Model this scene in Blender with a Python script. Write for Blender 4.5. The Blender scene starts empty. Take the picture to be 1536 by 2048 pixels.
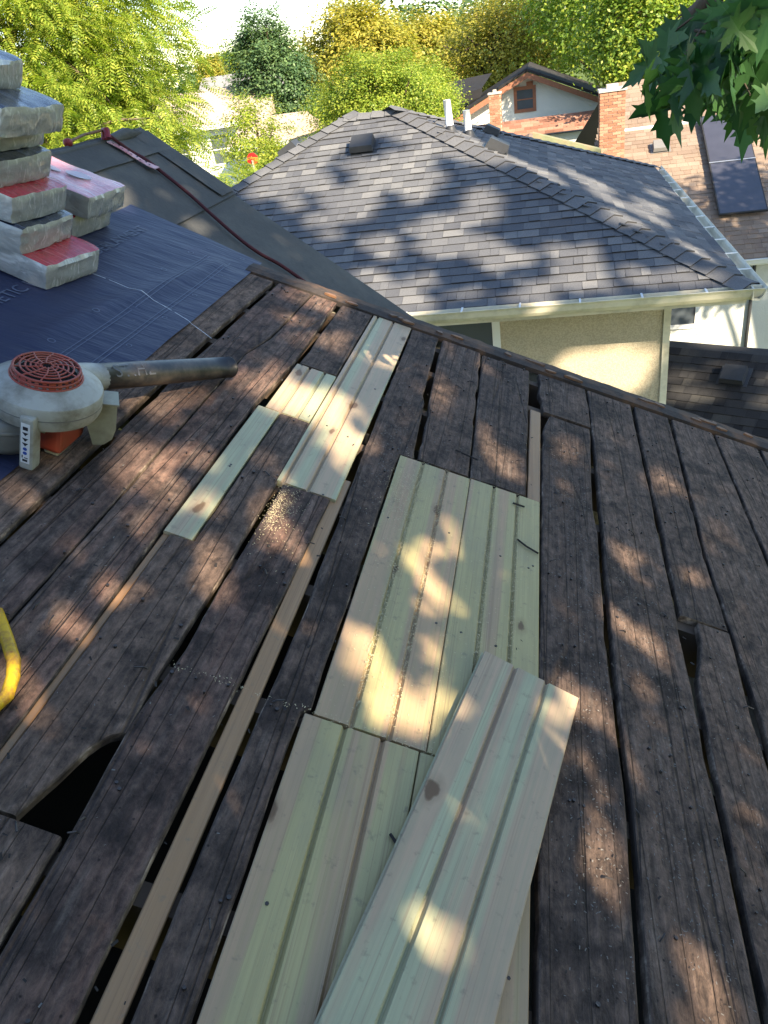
import bpy, bmesh, math, random
import numpy as np
from mathutils import Vector, Matrix, Euler, noise as mnoise
random.seed(7); RNG = np.random.default_rng(11)
SC = bpy.context.scene
COL = SC.collection
rad = math.radians

# ---------------------------------------------------------------- camera, sky, sun, exposure
H = 7.5                                   # camera height above the lots (m); X = down our roof, Y = away, Z = up
def set_camera():
    cd = bpy.data.cameras.new('Camera'); co = bpy.data.objects.new('Camera', cd); COL.objects.link(co)
    a, pit, rol = rad(14.4576), rad(30.46), rad(8.755)
    hf = Vector((-math.sin(a), math.cos(a), 0)); rt = Vector((math.cos(a), math.sin(a), 0)); up = Vector((0, 0, 1))
    F = hf*math.cos(pit) - up*math.sin(pit)
    D = -hf*math.sin(pit) - up*math.cos(pit)
    X = rt*math.cos(rol) + D*math.sin(rol)
    Y = rt*math.sin(rol) - D*math.cos(rol)
    m = Matrix((X, Y, -F)).transposed().to_4x4(); m.translation = Vector((0, 0, H))
    co.matrix_world = m
    cd.sensor_fit = 'HORIZONTAL'; cd.sensor_width = 36.0; cd.lens = 36.0*1538/1536
    cd.clip_start = 0.02; cd.clip_end = 3000
    SC.camera = co
set_camera()
SUN_EL, SUN_AZ = 31.6, 135.0              # azimuth clockwise from +Y
SUN = Vector((math.sin(rad(SUN_AZ))*math.cos(rad(SUN_EL)), math.cos(rad(SUN_AZ))*math.cos(rad(SUN_EL)), math.sin(rad(SUN_EL))))
w = bpy.data.worlds.new('World'); SC.world = w; w.use_nodes = True
wn = w.node_tree; bg = wn.nodes['Background']
sky = wn.nodes.new('ShaderNodeTexSky'); sky.sky_type = 'NISHITA'; sky.sun_disc = False
sky.sun_elevation = rad(SUN_EL); sky.sun_rotation = rad(SUN_AZ); sky.altitude = 200; sky.air_density = 1.1; sky.dust_density = 0.4; sky.ozone_density = 1.2
wn.links.new(sky.outputs[0], bg.inputs['Color']); bg.inputs['Strength'].default_value = 0.11
sl = bpy.data.lights.new('sun', 'SUN'); sl.energy = 5.0; sl.angle = rad(0.53); sl.color = (1.0, 0.85, 0.63)
so = bpy.data.objects.new('sun', sl); COL.objects.link(so); so.rotation_euler = SUN.to_track_quat('Z', 'Y').to_euler(); so.location = (10, -10, 20)
SC.cycles.max_bounces = 4; SC.cycles.diffuse_bounces = 2; SC.cycles.transmission_bounces = 2; SC.cycles.caustics_reflective = False; SC.cycles.caustics_refractive = False
SC.view_settings.view_transform = 'Standard'; SC.view_settings.look = 'None'
SC.view_settings.exposure = 1.85; SC.view_settings.gamma = 1.0; SC.view_settings.use_curve_mapping = False

# ---------------------------------------------------------------- helpers
def tag(o, label=None, cat=None, group=None, kind=None):
    for k, v in (('label', label), ('category', cat), ('group', group), ('kind', kind)):
        if v: o[k] = v
    return o
def empty(name, loc=(0, 0, 0), rot=(0, 0, 0)):
    o = bpy.data.objects.new(name, None); o.location = loc; o.rotation_euler = rot; o.empty_display_size = .2
    COL.objects.link(o); return o
def mesh(name, V, F, smooth=False):
    me = bpy.data.meshes.new(name)
    me.from_pydata([tuple(v) for v in V], [], [tuple(f) for f in F])
    if smooth: me.polygons.foreach_set('use_smooth', [True]*len(me.polygons))
    me.update(); return me
def link(name, me, mat=None, parent=None, loc=None, rot=None):
    o = bpy.data.objects.new(name, me); COL.objects.link(o)
    if mat and not me.materials: me.materials.append(mat)
    if parent: o.parent = parent
    if loc is not None: o.location = loc
    if rot is not None: o.rotation_euler = rot
    return o
class MB:
    """collects shapes into one mesh"""
    def __init__(s): s.V = []; s.F = []
    def add(s, V, F, M=None):
        n = len(s.V)
        s.V += [tuple(M @ Vector(v)) for v in V] if M else [tuple(v) for v in V]
        s.F += [tuple(i+n for i in f) for f in F]; return s
    def box(s, a, b, M=None):
        x0, y0, z0 = a; x1, y1, z1 = b
        return s.add([(x0,y0,z0),(x1,y0,z0),(x1,y1,z0),(x0,y1,z0),(x0,y0,z1),(x1,y0,z1),(x1,y1,z1),(x0,y1,z1)],
              [(0,3,2,1),(4,5,6,7),(0,1,5,4),(1,2,6,5),(2,3,7,6),(3,0,4,7)], M)
    def cbox(s, a, b, c=.01, M=None):
        """box with chamfered vertical and top edges"""
        bm = bmesh.new(); bmesh.ops.create_cube(bm, size=1)
        for v in bm.verts:
            v.co = Vector([(a[i]+b[i])/2 + v.co[i]*(b[i]-a[i]) for i in range(3)])
        bmesh.ops.bevel(bm, geom=bm.edges[:], offset=c, segments=2, affect='EDGES', profile=.6)
        bm.verts.ensure_lookup_table()
        s.add([v.co[:] for v in bm.verts], [[v.index for v in f.verts] for f in bm.faces], M); bm.free(); return s
    def prism(s, P, z0, z1, M=None):
        n = len(P)
        return s.add([(x, y, z0) for x, y in P]+[(x, y, z1) for x, y in P],
              [tuple(range(n))[::-1], tuple(range(n, 2*n))]+[(i, (i+1) % n, n+(i+1) % n, n+i) for i in range(n)], M)
    def tube(s, P, R, n=8, cap=True, M=None):
        P = [Vector(p) for p in P]; R = R if hasattr(R, '__len__') else [R]*len(P)
        V = []; F = []; up = Vector((0.13, 0.21, 1)).normalized()
        for i, p in enumerate(P):
            d = (P[min(i+1, len(P)-1)]-P[max(i-1, 0)]).normalized()
            a = d.cross(up);
            if a.length < .05: a = d.cross(Vector((1, 0, 0)))
            a.normalize(); b = d.cross(a)
            for k in range(n):
                t = 2*math.pi*k/n; V.append(p+(a*math.cos(t)+b*math.sin(t))*R[i])
        for i in range(len(P)-1):
            for k in range(n):
                F.append((i*n+k, i*n+(k+1) % n, (i+1)*n+(k+1) % n, (i+1)*n+k))
        if cap: F += [tuple(range(n)), tuple(range((len(P)-1)*n, len(P)*n))[::-1]]
        return s.add(V, F, M)
    def lathe(s, prof, n=32, M=None):
        V = []; F = []
        for r, z in prof:
            for k in range(n):
                t = 2*math.pi*k/n; V.append((r*math.cos(t), r*math.sin(t), z))
        for i in range(len(prof)-1):
            for k in range(n): F.append((i*n+k, i*n+(k+1) % n, (i+1)*n+(k+1) % n, (i+1)*n+k))
        F += [tuple(range(n))[::-1], tuple(range((len(prof)-1)*n, len(prof)*n))]
        return s.add(V, F, M)
    def build(s, name, mat, parent=None, smooth=False, kind=None, label=None):
        o = link(name, mesh(name, s.V, s.F, smooth), mat, parent)
        return tag(o, label=label, kind=kind)
def np_mesh(name, V, F4=None, F3=None):
    """fast mesh from arrays: V (n,3), quads F4 or tris F3"""
    me = bpy.data.meshes.new(name)
    F = F4 if F4 is not None else F3; k = F.shape[1]
    me.vertices.add(len(V)); me.vertices.foreach_set('co', np.ascontiguousarray(V, dtype=np.float32).ravel())
    me.loops.add(F.size); me.loops.foreach_set('vertex_index', np.ascontiguousarray(F, dtype=np.int32).ravel())
    me.polygons.add(len(F)); me.polygons.foreach_set('loop_start', np.arange(0, F.size, k, dtype=np.int32))
    me.polygons.foreach_set('loop_total', np.full(len(F), k, dtype=np.int32))
    me.update(); me.validate(); return me
def text_geo(body, size):
    cu = bpy.data.curves.new('lettering', 'FONT'); cu.body = body; cu.size = size; cu.align_x = 'LEFT'
    cu.resolution_u = 3
    o = bpy.data.objects.new('lettering', cu); COL.objects.link(o)
    dg = bpy.context.evaluated_depsgraph_get()
    me = bpy.data.meshes.new_from_object(o.evaluated_get(dg))
    V = [v.co.copy() for v in me.vertices]; F = [tuple(p.vertices) for p in me.polygons]
    bpy.data.objects.remove(o); bpy.data.curves.remove(cu); bpy.data.meshes.remove(me)
    return V, F
def fnoise(x, y=0., z=0.): return mnoise.noise(Vector((x, y, z)))

# ---------------------------------------------------------------- materials
class NT:
    def __init__(s, name, rough=.7, spec=.3):
        s.m = bpy.data.materials.new(name); s.m.use_nodes = True; s.t = s.m.node_tree
        s.b = s.t.nodes['Principled BSDF']; s.b.inputs['Roughness'].default_value = rough
        s.b.inputs['Specular IOR Level'].default_value = spec
        s._c = None
    def n(s, ty, **kw):
        x = s.t.nodes.new(ty)
        for k, v in kw.items():
            if k in x.inputs.keys():
                if isinstance(v, bpy.types.NodeSocket): s.t.links.new(v, x.inputs[k])
                else: x.inputs[k].default_value = v
            else: setattr(x, k, v)
        return x
    def co(s, scale=(1, 1, 1), jitter=True, gen='Object'):
        tc = s.n('ShaderNodeTexCoord'); out = tc.outputs[gen]
        if jitter:
            oi = s.n('ShaderNodeObjectInfo'); m = s.math('MULTIPLY', oi.outputs['Random'], 37.0)
            cx = s.n('ShaderNodeCombineXYZ', X=m, Y=m, Z=m)
            out = s.n('ShaderNodeVectorMath', operation='ADD'); s.t.links.new(tc.outputs[gen], out.inputs[0]); s.t.links.new(cx.outputs[0], out.inputs[1]); out = out.outputs[0]
        mp = s.n('ShaderNodeMapping', Vector=out, Scale=scale); return mp.outputs[0]
    def noise(s, vec, scale=5., detail=4., rough=.55, dist=0.):
        return s.n('ShaderNodeTexNoise', Vector=vec, Scale=scale, Detail=detail, Roughness=rough, Distortion=dist).outputs['Fac']
    def vor(s, vec, scale=5., out='Distance', feature='F1', rnd=1.0, dim='3D'):
        return s.n('ShaderNodeTexVoronoi', feature=feature, voronoi_dimensions=dim, Vector=vec, Scale=scale, Randomness=rnd).outputs[out]
    def ramp(s, fac, stops, interp='LINEAR'):
        r = s.n('ShaderNodeValToRGB', Fac=fac); e = r.color_ramp.elements; r.color_ramp.interpolation = interp
        while len(e) < len(stops): e.new(.5)
        for k, (p, c) in zip(e, stops):
            k.position = p; k.color = (*c, 1) if len(c) == 3 else c
        return r.outputs['Color']
    def fr(s, fac, a, b):
        return s.n('ShaderNodeMapRange', Value=fac, **{'From Min': a, 'From Max': b}).outputs[0]
    def mix(s, fac, a, b, mode='MIX'):
        x = s.n('ShaderNodeMix', data_type='RGBA', blend_type=mode)
        for k, v in ((0, fac), (6, a), (7, b)):
            if isinstance(v, bpy.types.NodeSocket): s.t.links.new(v, x.inputs[k])
            elif k == 0: x.inputs[0].default_value = v
            else: x.inputs[k].default_value = (*v, 1)
        return x.outputs[2]
    def math(s, op, a, b=0., c=None):
        x = s.n('ShaderNodeMath', operation=op)
        for i, v in enumerate((a, b) if c is None else (a, b, c)):
            if isinstance(v, bpy.types.NodeSocket): s.t.links.new(v, x.inputs[i])
            else: x.inputs[i].default_value = v
        return x.outputs[0]
    def col(s, v):
        if isinstance(v, bpy.types.NodeSocket): s.t.links.new(v, s.b.inputs['Base Color'])
        else: s.b.inputs['Base Color'].default_value = (*v, 1)
        return s
    def rgh(s, v): s.t.links.new(v, s.b.inputs['Roughness']); return s
    def bump(s, h, strength=.3, dist=.01):
        b = s.n('ShaderNodeBump', Height=h, Strength=strength, Distance=dist); s.t.links.new(b.outputs[0], s.b.inputs['Normal']); return s
    def rnd(s):
        oi = s.n('ShaderNodeObjectInfo'); return oi.outputs['Random']
    def isl(s):
        g = s.n('ShaderNodeNewGeometry'); return g.outputs['Random Per Island']
    def both(s):
        return s.math('FRACT', s.math('ADD', s.rnd(), s.isl()))
def simple(name, c, rough=.6, var=.15, scale=20., bump=.0, metal=0., spec=.3, dirt=None, dscale=3.):
    t = NT(name, rough, spec); v = t.co()
    nz = t.noise(v, scale, 5.)
    col = t.mix(nz, [x*(1-var) for x in c], [min(1, x*(1+var)) for x in c])
    if dirt: col = t.mix(t.ramp(t.noise(v, dscale, 6., .65), [(.45, (0, 0, 0)), (.68, (1, 1, 1))]), col, dirt)
    t.col(col); t.b.inputs['Metallic'].default_value = metal
    if bump: t.bump(nz, bump, .005)
    return t.m
def old_wood(name, light=1., red=1.):
    t = NT(name, .85, .25)
    g = t.co((90, 3.2, 20)); g2 = t.co((26, 1.1, 8)); v = t.co((1, 1, 1))
    grain = t.noise(g, 1., 4., .65); band = t.noise(g2, 1., 3., .6, .6)
    col = t.ramp(grain, [(.28, (.044, .032, .027)), (.5, (.098*light, .070*light, .056*light)), (.76, (.165*light, .120*light, .096*light))])
    col = t.mix(t.ramp(band, [(.35, (0, 0, 0)), (.75, (.7, .7, .7))]), col, (.145*light*red, .094*light, .068*light))
    tar = t.noise(v, 5.5, 5., .68, .4)
    col = t.mix(t.ramp(tar, [(.50, (0, 0, 0)), (.64, (.80, .80, .80))]), col, (.030, .022, .019))
    pale = t.noise(t.co((18, 2.0, 6)), 1.6, 4., .7)
    col = t.mix(t.ramp(pale, [(.60, (0, 0, 0)), (.80, (.55, .55, .55))]), col, (.25, .20, .165))
    spk = t.vor(t.co((1, 1, 1)), 42.)
    col = t.mix(t.ramp(spk, [(.05, (.8, .8, .8)), (.13, (0, 0, 0))]), col, (.012, .010, .010))
    crack = t.vor(t.co((15, .30, 3)), 1.2, feature='DISTANCE_TO_EDGE')
    wig = t.math('ADD', crack, t.math('MULTIPLY', t.math('SUBTRACT', grain, .5), .03))
    ck = t.ramp(wig, [(.0, (1, 1, 1)), (.014, (0, 0, 0))])
    col = t.mix(t.math('MULTIPLY', ck, .35), col, (.008, .006, .006))
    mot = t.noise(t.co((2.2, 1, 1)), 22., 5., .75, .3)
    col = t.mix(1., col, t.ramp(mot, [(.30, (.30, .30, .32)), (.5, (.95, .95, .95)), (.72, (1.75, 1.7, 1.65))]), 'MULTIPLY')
    tone = t.ramp(t.rnd(), [(0, (.70, .70, .72)), (.5, (1., .98, .96)), (1, (1.28, 1.20, 1.12))])
    col = t.mix(1., col, tone, 'MULTIPLY')
    t.col(col)
    h = t.math('SUBTRACT', t.math('ADD', t.math('MULTIPLY', grain, .6), t.math('MULTIPLY', tar, .8)), t.math('MULTIPLY', ck, 1.5))
    t.bump(t.math('ADD', h, mot), .8, .006); return t.m
def edge_wood():
    t = NT('worn_board_edge', .85, .2); n = t.noise(t.co((1, 1, 1)), 9., 6., .7)
    g = t.noise(t.co((60, 8, 60)), 1., 4., .6)
    c = t.ramp(n, [(.42, (.035, .026, .022)), (.56, (.11, .08, .06)), (.66, (.30, .23, .175))])
    c = t.mix(1., c, t.ramp(g, [(.3, (.6, .6, .6)), (.7, (1.3, 1.3, 1.3))]), 'MULTIPLY'); t.col(c); t.bump(g, .6, .004); return t.m
def new_wood(name, a, b, knots=True):
    t = NT(name, .55, .35); v = t.co((1, 1, 1), False)
    g = t.co((120, 2.5, 30)); grain = t.noise(g, 1., 5., .6)
    band = t.math('ADD', t.noise(t.co((13., .35, 4)), 1., 2., .5), t.math('MULTIPLY', t.math('SUBTRACT', t.noise(t.co((30, 1.6, 6)), 1., 4., .6), .5), .16))
    col = t.mix(t.ramp(band, [(.47, (0, 0, 0)), (.53, (1, 1, 1))]), a, b)
    col = t.mix(t.ramp(grain, [(.3, (.55, .55, .55)), (.7, (0, 0, 0))]), col, [x*.66 for x in a])
    lines = t.noise(t.co((260, 1.1, 40)), 1., 3., .55, .3)
    col = t.mix(t.ramp(lines, [(.56, (0, 0, 0)), (.66, (.45, .45, .45))]), col, [x*.55 for x in b])
    kv = t.n('ShaderNodeVectorMath', operation='ADD'); t.t.links.new(t.co((4.6, 2.3, 3)), kv.inputs[0]); nn = t.n('ShaderNodeTexNoise', Vector=t.co((1, 1, 1)), Scale=26., Detail=3.); sc_ = t.n('ShaderNodeVectorMath', operation='SCALE', Scale=.10); t.t.links.new(nn.outputs['Color'], sc_.inputs[0]); t.t.links.new(sc_.outputs[0], kv.inputs[1])
    kn = t.math('ADD', t.vor(kv.outputs[0], .95, rnd=1., dim='2D'), t.math('MULTIPLY', t.vor(kv.outputs[0], .95, 'Color', rnd=1., dim='2D'), .055))
    kk = t.ramp(kn, [(.062, (.9, .9, .9)), (.070, (.7, .7, .7)), (.082, (.25, .25, .25)), (.13, (0, 0, 0))])
    if knots: col = t.mix(kk, col, (.115, .062, .03))
    dust = t.noise(t.co((1, 1, 1)), 38., 3., .7)
    col = t.mix(t.ramp(dust, [(.60, (0, 0, 0)), (.72, (.5, .5, .5))]), col, (.16, .13, .09))
    grime = t.noise(t.co((2, .8, 1)), 4.0, 5., .6)
    col = t.mix(t.ramp(grime, [(.5, (0, 0, 0)), (.8, (.4, .4, .4))]), col, (.17, .155, .13))
    t.col(col); t.bump(t.math('ADD', grain, lines), .25, .002); return t.m
def shingle_mat(name, stops, rough=.92):
    t = NT(name, rough, .15); v = t.co((1, 1, 1), False)
    col = t.ramp(t.both(), stops)
    gr = t.noise(v, 160., 3., .7)
    col = t.mix(1., col, t.ramp(gr, [(.3, (.62, .62, .62)), (.7, (1.3, 1.3, 1.3))]), 'MULTIPLY')
    st = t.noise(v, 1.1, 4., .6)
    col = t.mix(1., col, t.ramp(st, [(.3, (.84, .84, .86)), (.7, (1.1, 1.09, 1.06))]), 'MULTIPLY')
    t.col(col); t.bump(gr, .35, .004); return t.m
def leaf_mat(name, stops, trans=.45, rough=.45, clump=.6):
    t = NT(name, rough, .35)
    col = t.ramp(t.both(), stops)
    v = t.co((1, 1, 1), False)
    nz = t.noise(v, clump, 3., .6)
    col = t.mix(1., col, t.ramp(nz, [(.3, (.78, .86, .78)), (.7, (1.18, 1.10, 1.0))]), 'MULTIPLY')
    t.col(col)
    tr = t.n('ShaderNodeBsdfTranslucent'); c2 = t.mix(1., col, (1.25, 1.35, .55), 'MULTIPLY'); t.t.links.new(c2, tr.inputs['Color'])
    mx = t.n('ShaderNodeMixShader', Fac=trans); t.t.links.new(t.b.outputs[0], mx.inputs[1]); t.t.links.new(tr.outputs[0], mx.inputs[2])
    t.t.links.new(mx.outputs[0], t.t.nodes['Material Output'].inputs['Surface']); return t.m
def glass_mat(name, c=(.05, .06, .07)):
    t = NT(name, .06, .6); t.col(t.mix(t.noise(t.co(), 2., 3.), c, [x*1.8 for x in c])); return t.m
M = {}
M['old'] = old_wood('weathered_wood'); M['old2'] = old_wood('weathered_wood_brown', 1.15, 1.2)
M['new'] = new_wood('pine_yellow', (.41, .345, .165), (.41, .27, .165)); M['new2'] = new_wood('pine_pale', (.42, .405, .25), (.45, .31, .205))
M['strip'] = new_wood('fir_brown', (.34, .20, .10), (.29, .16, .08), False)
M['edge'] = edge_wood()
M['rafter_wood'] = simple('attic_wood', (.10, .07, .05), .9)  # the rafters' own brown wood
M['rake'] = simple('rake_trim', (.045, .036, .032), .85, .5, 60., .5, dirt=(.13, .075, .045), dscale=9.)
M['drip'] = simple('rusty_flashing', (.16, .10, .07), .6, .4, 30., .2, metal=.3, dirt=(.30, .14, .06), dscale=7.)
M['felt'] = simple('felt_paper', (.062, .062, .060), .88, .25, 55., .25, dirt=(.10, .098, .088), dscale=2.2)
M['dust'] = simple('sawdust', (.50, .42, .26), .9, .3, 80.)
M['grit'] = simple('pale_grit', (.15, .14, .13), .8, .5, 90.)
M['nail'] = simple('nail_steel', (.075, .065, .062), .45, .5, 90., metal=.7)
M['debris'] = simple('dark_debris', (.03, .026, .024), .9, .4, 50.)
def blue_mat():
    t = NT('blue_underlayment', .5, .3); v = t.co((1, 1, 1), False)
    f = t.noise(t.co((3, 60, 3), False), 1., 4., .6); sm = t.noise(v, 2.3, 5., .6)
    c = t.mix(f, (.015, .019, .048), (.020, .026, .062))
    c = t.mix(t.ramp(sm, [(.45, (0, 0, 0)), (.75, (.5, .5, .5))]), c, (.030, .038, .080))
    d = t.noise(v, 30., 4., .7); c = t.mix(t.ramp(d, [(.68, (0, 0, 0)), (.78, (.5, .5, .5))]), c, (.20, .20, .20))
    t.col(c); t.bump(t.math('ADD', sm, t.math('MULTIPLY', t.noise(t.co((1.2, 6, 1), False), 2.2, 4., .6), 1.2)), .35, .02); return t.m
M['blue'] = blue_mat()
M['print'] = simple('faded_print', (.085, .10, .15), .5, .2, 40.)
M['chalk'] = simple('chalk', (.5, .52, .56), .9, .3, 60.)
def plastic_wrap(name, c, c2):
    t = NT(name, .20, .7); v = t.co()
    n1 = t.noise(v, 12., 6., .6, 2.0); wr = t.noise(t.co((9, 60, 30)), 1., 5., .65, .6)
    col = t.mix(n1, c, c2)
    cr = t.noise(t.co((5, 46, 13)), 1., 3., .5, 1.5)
    col = t.mix(t.ramp(cr, [(.56, (0, 0, 0)), (.66, (.55, .55, .55))]), col, [min(.62, x*1.5+.12) for x in c2]); t.col(col)  # pale creases, also highlights of the stretched film put into the colour
    t.bump(t.math('ADD', t.math('MULTIPLY', n1, .6), wr), .7, .006)
    t.b.inputs['Coat Weight'].default_value = .9 if abs(c[0]-c[1]) < .02 and c[0] > .05 else .12; t.b.inputs['Coat Roughness'].default_value = .12
    return t.m
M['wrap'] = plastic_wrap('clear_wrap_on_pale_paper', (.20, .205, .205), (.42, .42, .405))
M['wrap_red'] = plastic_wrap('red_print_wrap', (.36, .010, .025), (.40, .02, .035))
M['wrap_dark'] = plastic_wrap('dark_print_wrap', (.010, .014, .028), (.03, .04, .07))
M['wrap_pink'] = plastic_wrap('glare_pink_wrap', (.52, .16, .20), (.60, .28, .31))  # red print with glare painted in as a paler pink
M['ink'] = simple('black_ink', (.02, .02, .025), .5, .1)
M['pale_print'] = simple('pale_print', (.46, .36, .39), .3, .12)
M['white_print'] = simple('white_print', (.62, .62, .62), .35, .1)
M['bl_white'] = simple('dirty_white_plastic', (.33, .325, .29), .42, .12, 9., .05, spec=.4, dirt=(.15, .135, .105), dscale=9.)
M['bl_cream'] = simple('cream_plastic', (.28, .275, .20), .4, .14, 12., .05, spec=.45, dirt=(.17, .15, .11), dscale=9.)
M['bl_grey'] = simple('grey_plastic', (.15, .15, .142), .42, .12, 12., .05, spec=.45, dirt=(.11, .10, .09), dscale=8.)
M['bl_orange'] = simple('orange_plastic', (.27, .042, .024), .42, .15, 14., .05, spec=.45, dirt=(.24, .06, .03), dscale=8.)
M['bl_black'] = simple('black_tube_plastic', (.012, .012, .014), .42, .35, 25., .1, spec=.5, dirt=(.075, .06, .05), dscale=11.)
M['emboss'] = simple('raised_letters', (.10, .10, .11), .45, .2)
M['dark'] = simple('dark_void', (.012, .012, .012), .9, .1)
M['yellow'] = simple('yellow_rubber', (.55, .34, .012), .45, .15, 30., .1, spec=.4, dirt=(.25, .10, .03), dscale=40.)
M['rope'] = simple('red_brown_rope', (.065, .016, .020), .8, .3, 200., .6)
M['anchor'] = simple('worn_pink_metal', (.55, .33, .34), .5, .2, 30., .1, dirt=(.30, .04, .05), dscale=12.)
M['redmetal'] = simple('red_metal', (.20, .025, .03), .45, .2, 30.)
def stucco(name, c, pebble=.0, sc=70.):
    t = NT(name, .92, .15); v = t.co((1, 1, 1), False)
    n1 = t.noise(v, sc, 4., .7); n2 = t.noise(v, .9, 4., .6); vo = t.vor(v, sc*1.2)
    col = t.mix(n2, [x*.88 for x in c], [x*1.06 for x in c])
    if pebble: col = t.mix(t.ramp(t.vor(v, sc*.9, 'Color'), [(.35, (0, 0, 0)), (.7, (pebble, pebble, pebble))]), col, [x*.5 for x in c])
    t.col(col); t.bump(t.math('ADD', n1, vo), .5, .008); return t.m
M['stucco'] = stucco('tan_pebble_stucco', (.50, .43, .315), .4, 80.)
M['white_stucco'] = stucco('white_stucco', (.62, .62, .57), 0, 30.)
M['trim'] = simple('cream_trim', (.66, .61, .48), .45, .08, 6., dirt=(.42, .39, .30), dscale=3.)
M['white'] = simple('white_paint', (.74, .74, .72), .45, .06, 6.)
M['pvc'] = simple('white_pipe', (.80, .80, .80), .4, .04, 6.)
M['glass'] = glass_mat('window_glass')
M['shg'] = shingle_mat('grey_shingle', [(0, (.088, .092, .104)), (.35, (.106, .110, .122)), (.8, (.130, .133, .142)), (1, (.175, .176, .18))])
M['shcap'] = shingle_mat('grey_cap_shingle', [(0, (.104, .107, .116)), (1, (.142, .144, .151))])
M['roofbase'] = simple('roof_base', (.055, .055, .058), .95, .3, 60., .3)
M['shb'] = shingle_mat('brown_shingle', [(0, (.205, .15, .115)), (.4, (.225, .168, .13)), (.75, (.245, .187, .145)), (1, (.275, .212, .168))])
M['shr'] = shingle_mat('reddish_shingle', [(0, (.20, .095, .065)), (.5, (.30, .15, .105)), (1, (.38, .21, .15))])
M['shd'] = shingle_mat('black_shingle', [(0, (.022, .022, .024)), (.6, (.040, .039, .041)), (1, (.06, .058, .056))])
M['vent'] = simple('dark_vent_metal', (.045, .047, .052), .5, .2, 20., .05, metal=.2)
M['tanvent'] = simple('grey_vent_metal', (.17, .165, .16), .5, .2, 20.)
def brick_mat():
    t = NT('brick', .9, .15); c = t.ramp(t.both(), [(0, (.26, .12, .075)), (.5, (.33, .165, .105)), (1, (.40, .23, .155))])
    v = t.co((1, 1, 1), False); nz = t.noise(v, 50., 4.); c = t.mix(1., c, t.ramp(nz, [(.3, (.8, .8, .8)), (.7, (1.15, 1.15, 1.15))]), 'MULTIPLY')
    t.col(c); t.bump(nz, .3, .006); return t.m
M['brick'] = brick_mat(); M['mortar'] = simple('mortar', (.50, .44, .36), .95, .15, 40., .3)
M['panel'] = simple('solar_cell', (.045, .046, .062), .28, .3, 4., spec=.8); M['pframe'] = simple('panel_frame', (.03, .03, .03), .4, .1)
M['rail'] = simple('aluminium', (.55, .55, .55), .35, .1, metal=.8)
M['orangewood'] = simple('orange_trim', (.27, .115, .065), .7, .3, 12.)
M['moss'] = simple('mossy_board', (.20, .21, .12), .9, .3, 9., .2, dirt=(.30, .19, .13), dscale=1.4)
M['bark'] = simple('bark', (.085, .062, .045), .95, .45, 18., .9)
M['palebark'] = simple('pale_bark', (.20, .15, .11), .95, .4, 16., .9)
def ground_mat():
    t = NT('grass_ground', .95, .1); v = t.co((1, 1, 1), False)
    c = t.ramp(t.noise(v, .25, 6., .65), [(.3, (.05, .085, .02)), (.55, (.085, .12, .03)), (.8, (.16, .15, .06))])
    c = t.mix(t.ramp(t.noise(v, 9., 5., .7), [(.4, (0, 0, 0)), (.7, (.6, .6, .6))]), c, (.13, .16, .04)); t.col(c)
    t.bump(t.noise(v, 12., 5.), .6, .08); return t.m
M['ground'] = ground_mat(); M['asphalt'] = simple('asphalt', (.05, .05, .052), .9, .25, 40., .3); M['concrete'] = simple('concrete', (.42, .40, .36), .9, .12, 8., .2)
M['red'] = simple('red_sign', (.50, .02, .02), .4, .1); M['galv'] = simple('galvanised', (.5, .5, .48), .5, .1, metal=.4)
M['lf_yel'] = leaf_mat('leaf_yellow_green', [(0, (.125, .205, .03)), (.5, (.245, .32, .045)), (1, (.39, .41, .075))])
M['lf_lime'] = leaf_mat('leaf_lime', [(0, (.16, .24, .03)), (.5, (.27, .34, .045)), (1, (.40, .40, .08))])
M['lf_och'] = leaf_mat('leaf_ochre', [(0, (.20, .21, .04)), (.5, (.33, .31, .055)), (1, (.45, .37, .08))])
M['lf_dark'] = leaf_mat('leaf_dark_green', [(0, (.055, .105, .05)), (.6, (.10, .175, .08)), (1, (.17, .25, .105))], .35)
M['lf_grn'] = leaf_mat('leaf_mid_green', [(0, (.11, .19, .03)), (.5, (.20, .30, .045)), (1, (.36, .40, .06))])
M['butt'] = simple('shingle_butt', (.035, .034, .036), .95, .2, 50.)
M['lf_map'] = leaf_mat('maple_leaf', [(0, (.022, .072, .026)), (.6, (.045, .12, .038)), (1, (.09, .175, .05))], .45, .4, 2.)

# ================================================================= SETTING: ground
def sheet(name, x0, x1, y0, y1, z, mat, n=1):
    b = MB(); b.add([(x0, y0, z), (x1, y0, z), (x1, y1, z), (x0, y1, z)], [(0, 1, 2, 3)])
    return b.build(name, mat, kind='structure')
sheet('ground', -900, 900, -300, 1500, 0, M['ground'])
sheet('road', -60, 60, 52, 60, .012, M['asphalt'])
sheet('pavement', -60, 60, 49.5, 51.0, .05, M['concrete'])
sheet('driveway', -10.6, -8.0, 17.5, 49.4, .02, M['concrete'])

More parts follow.
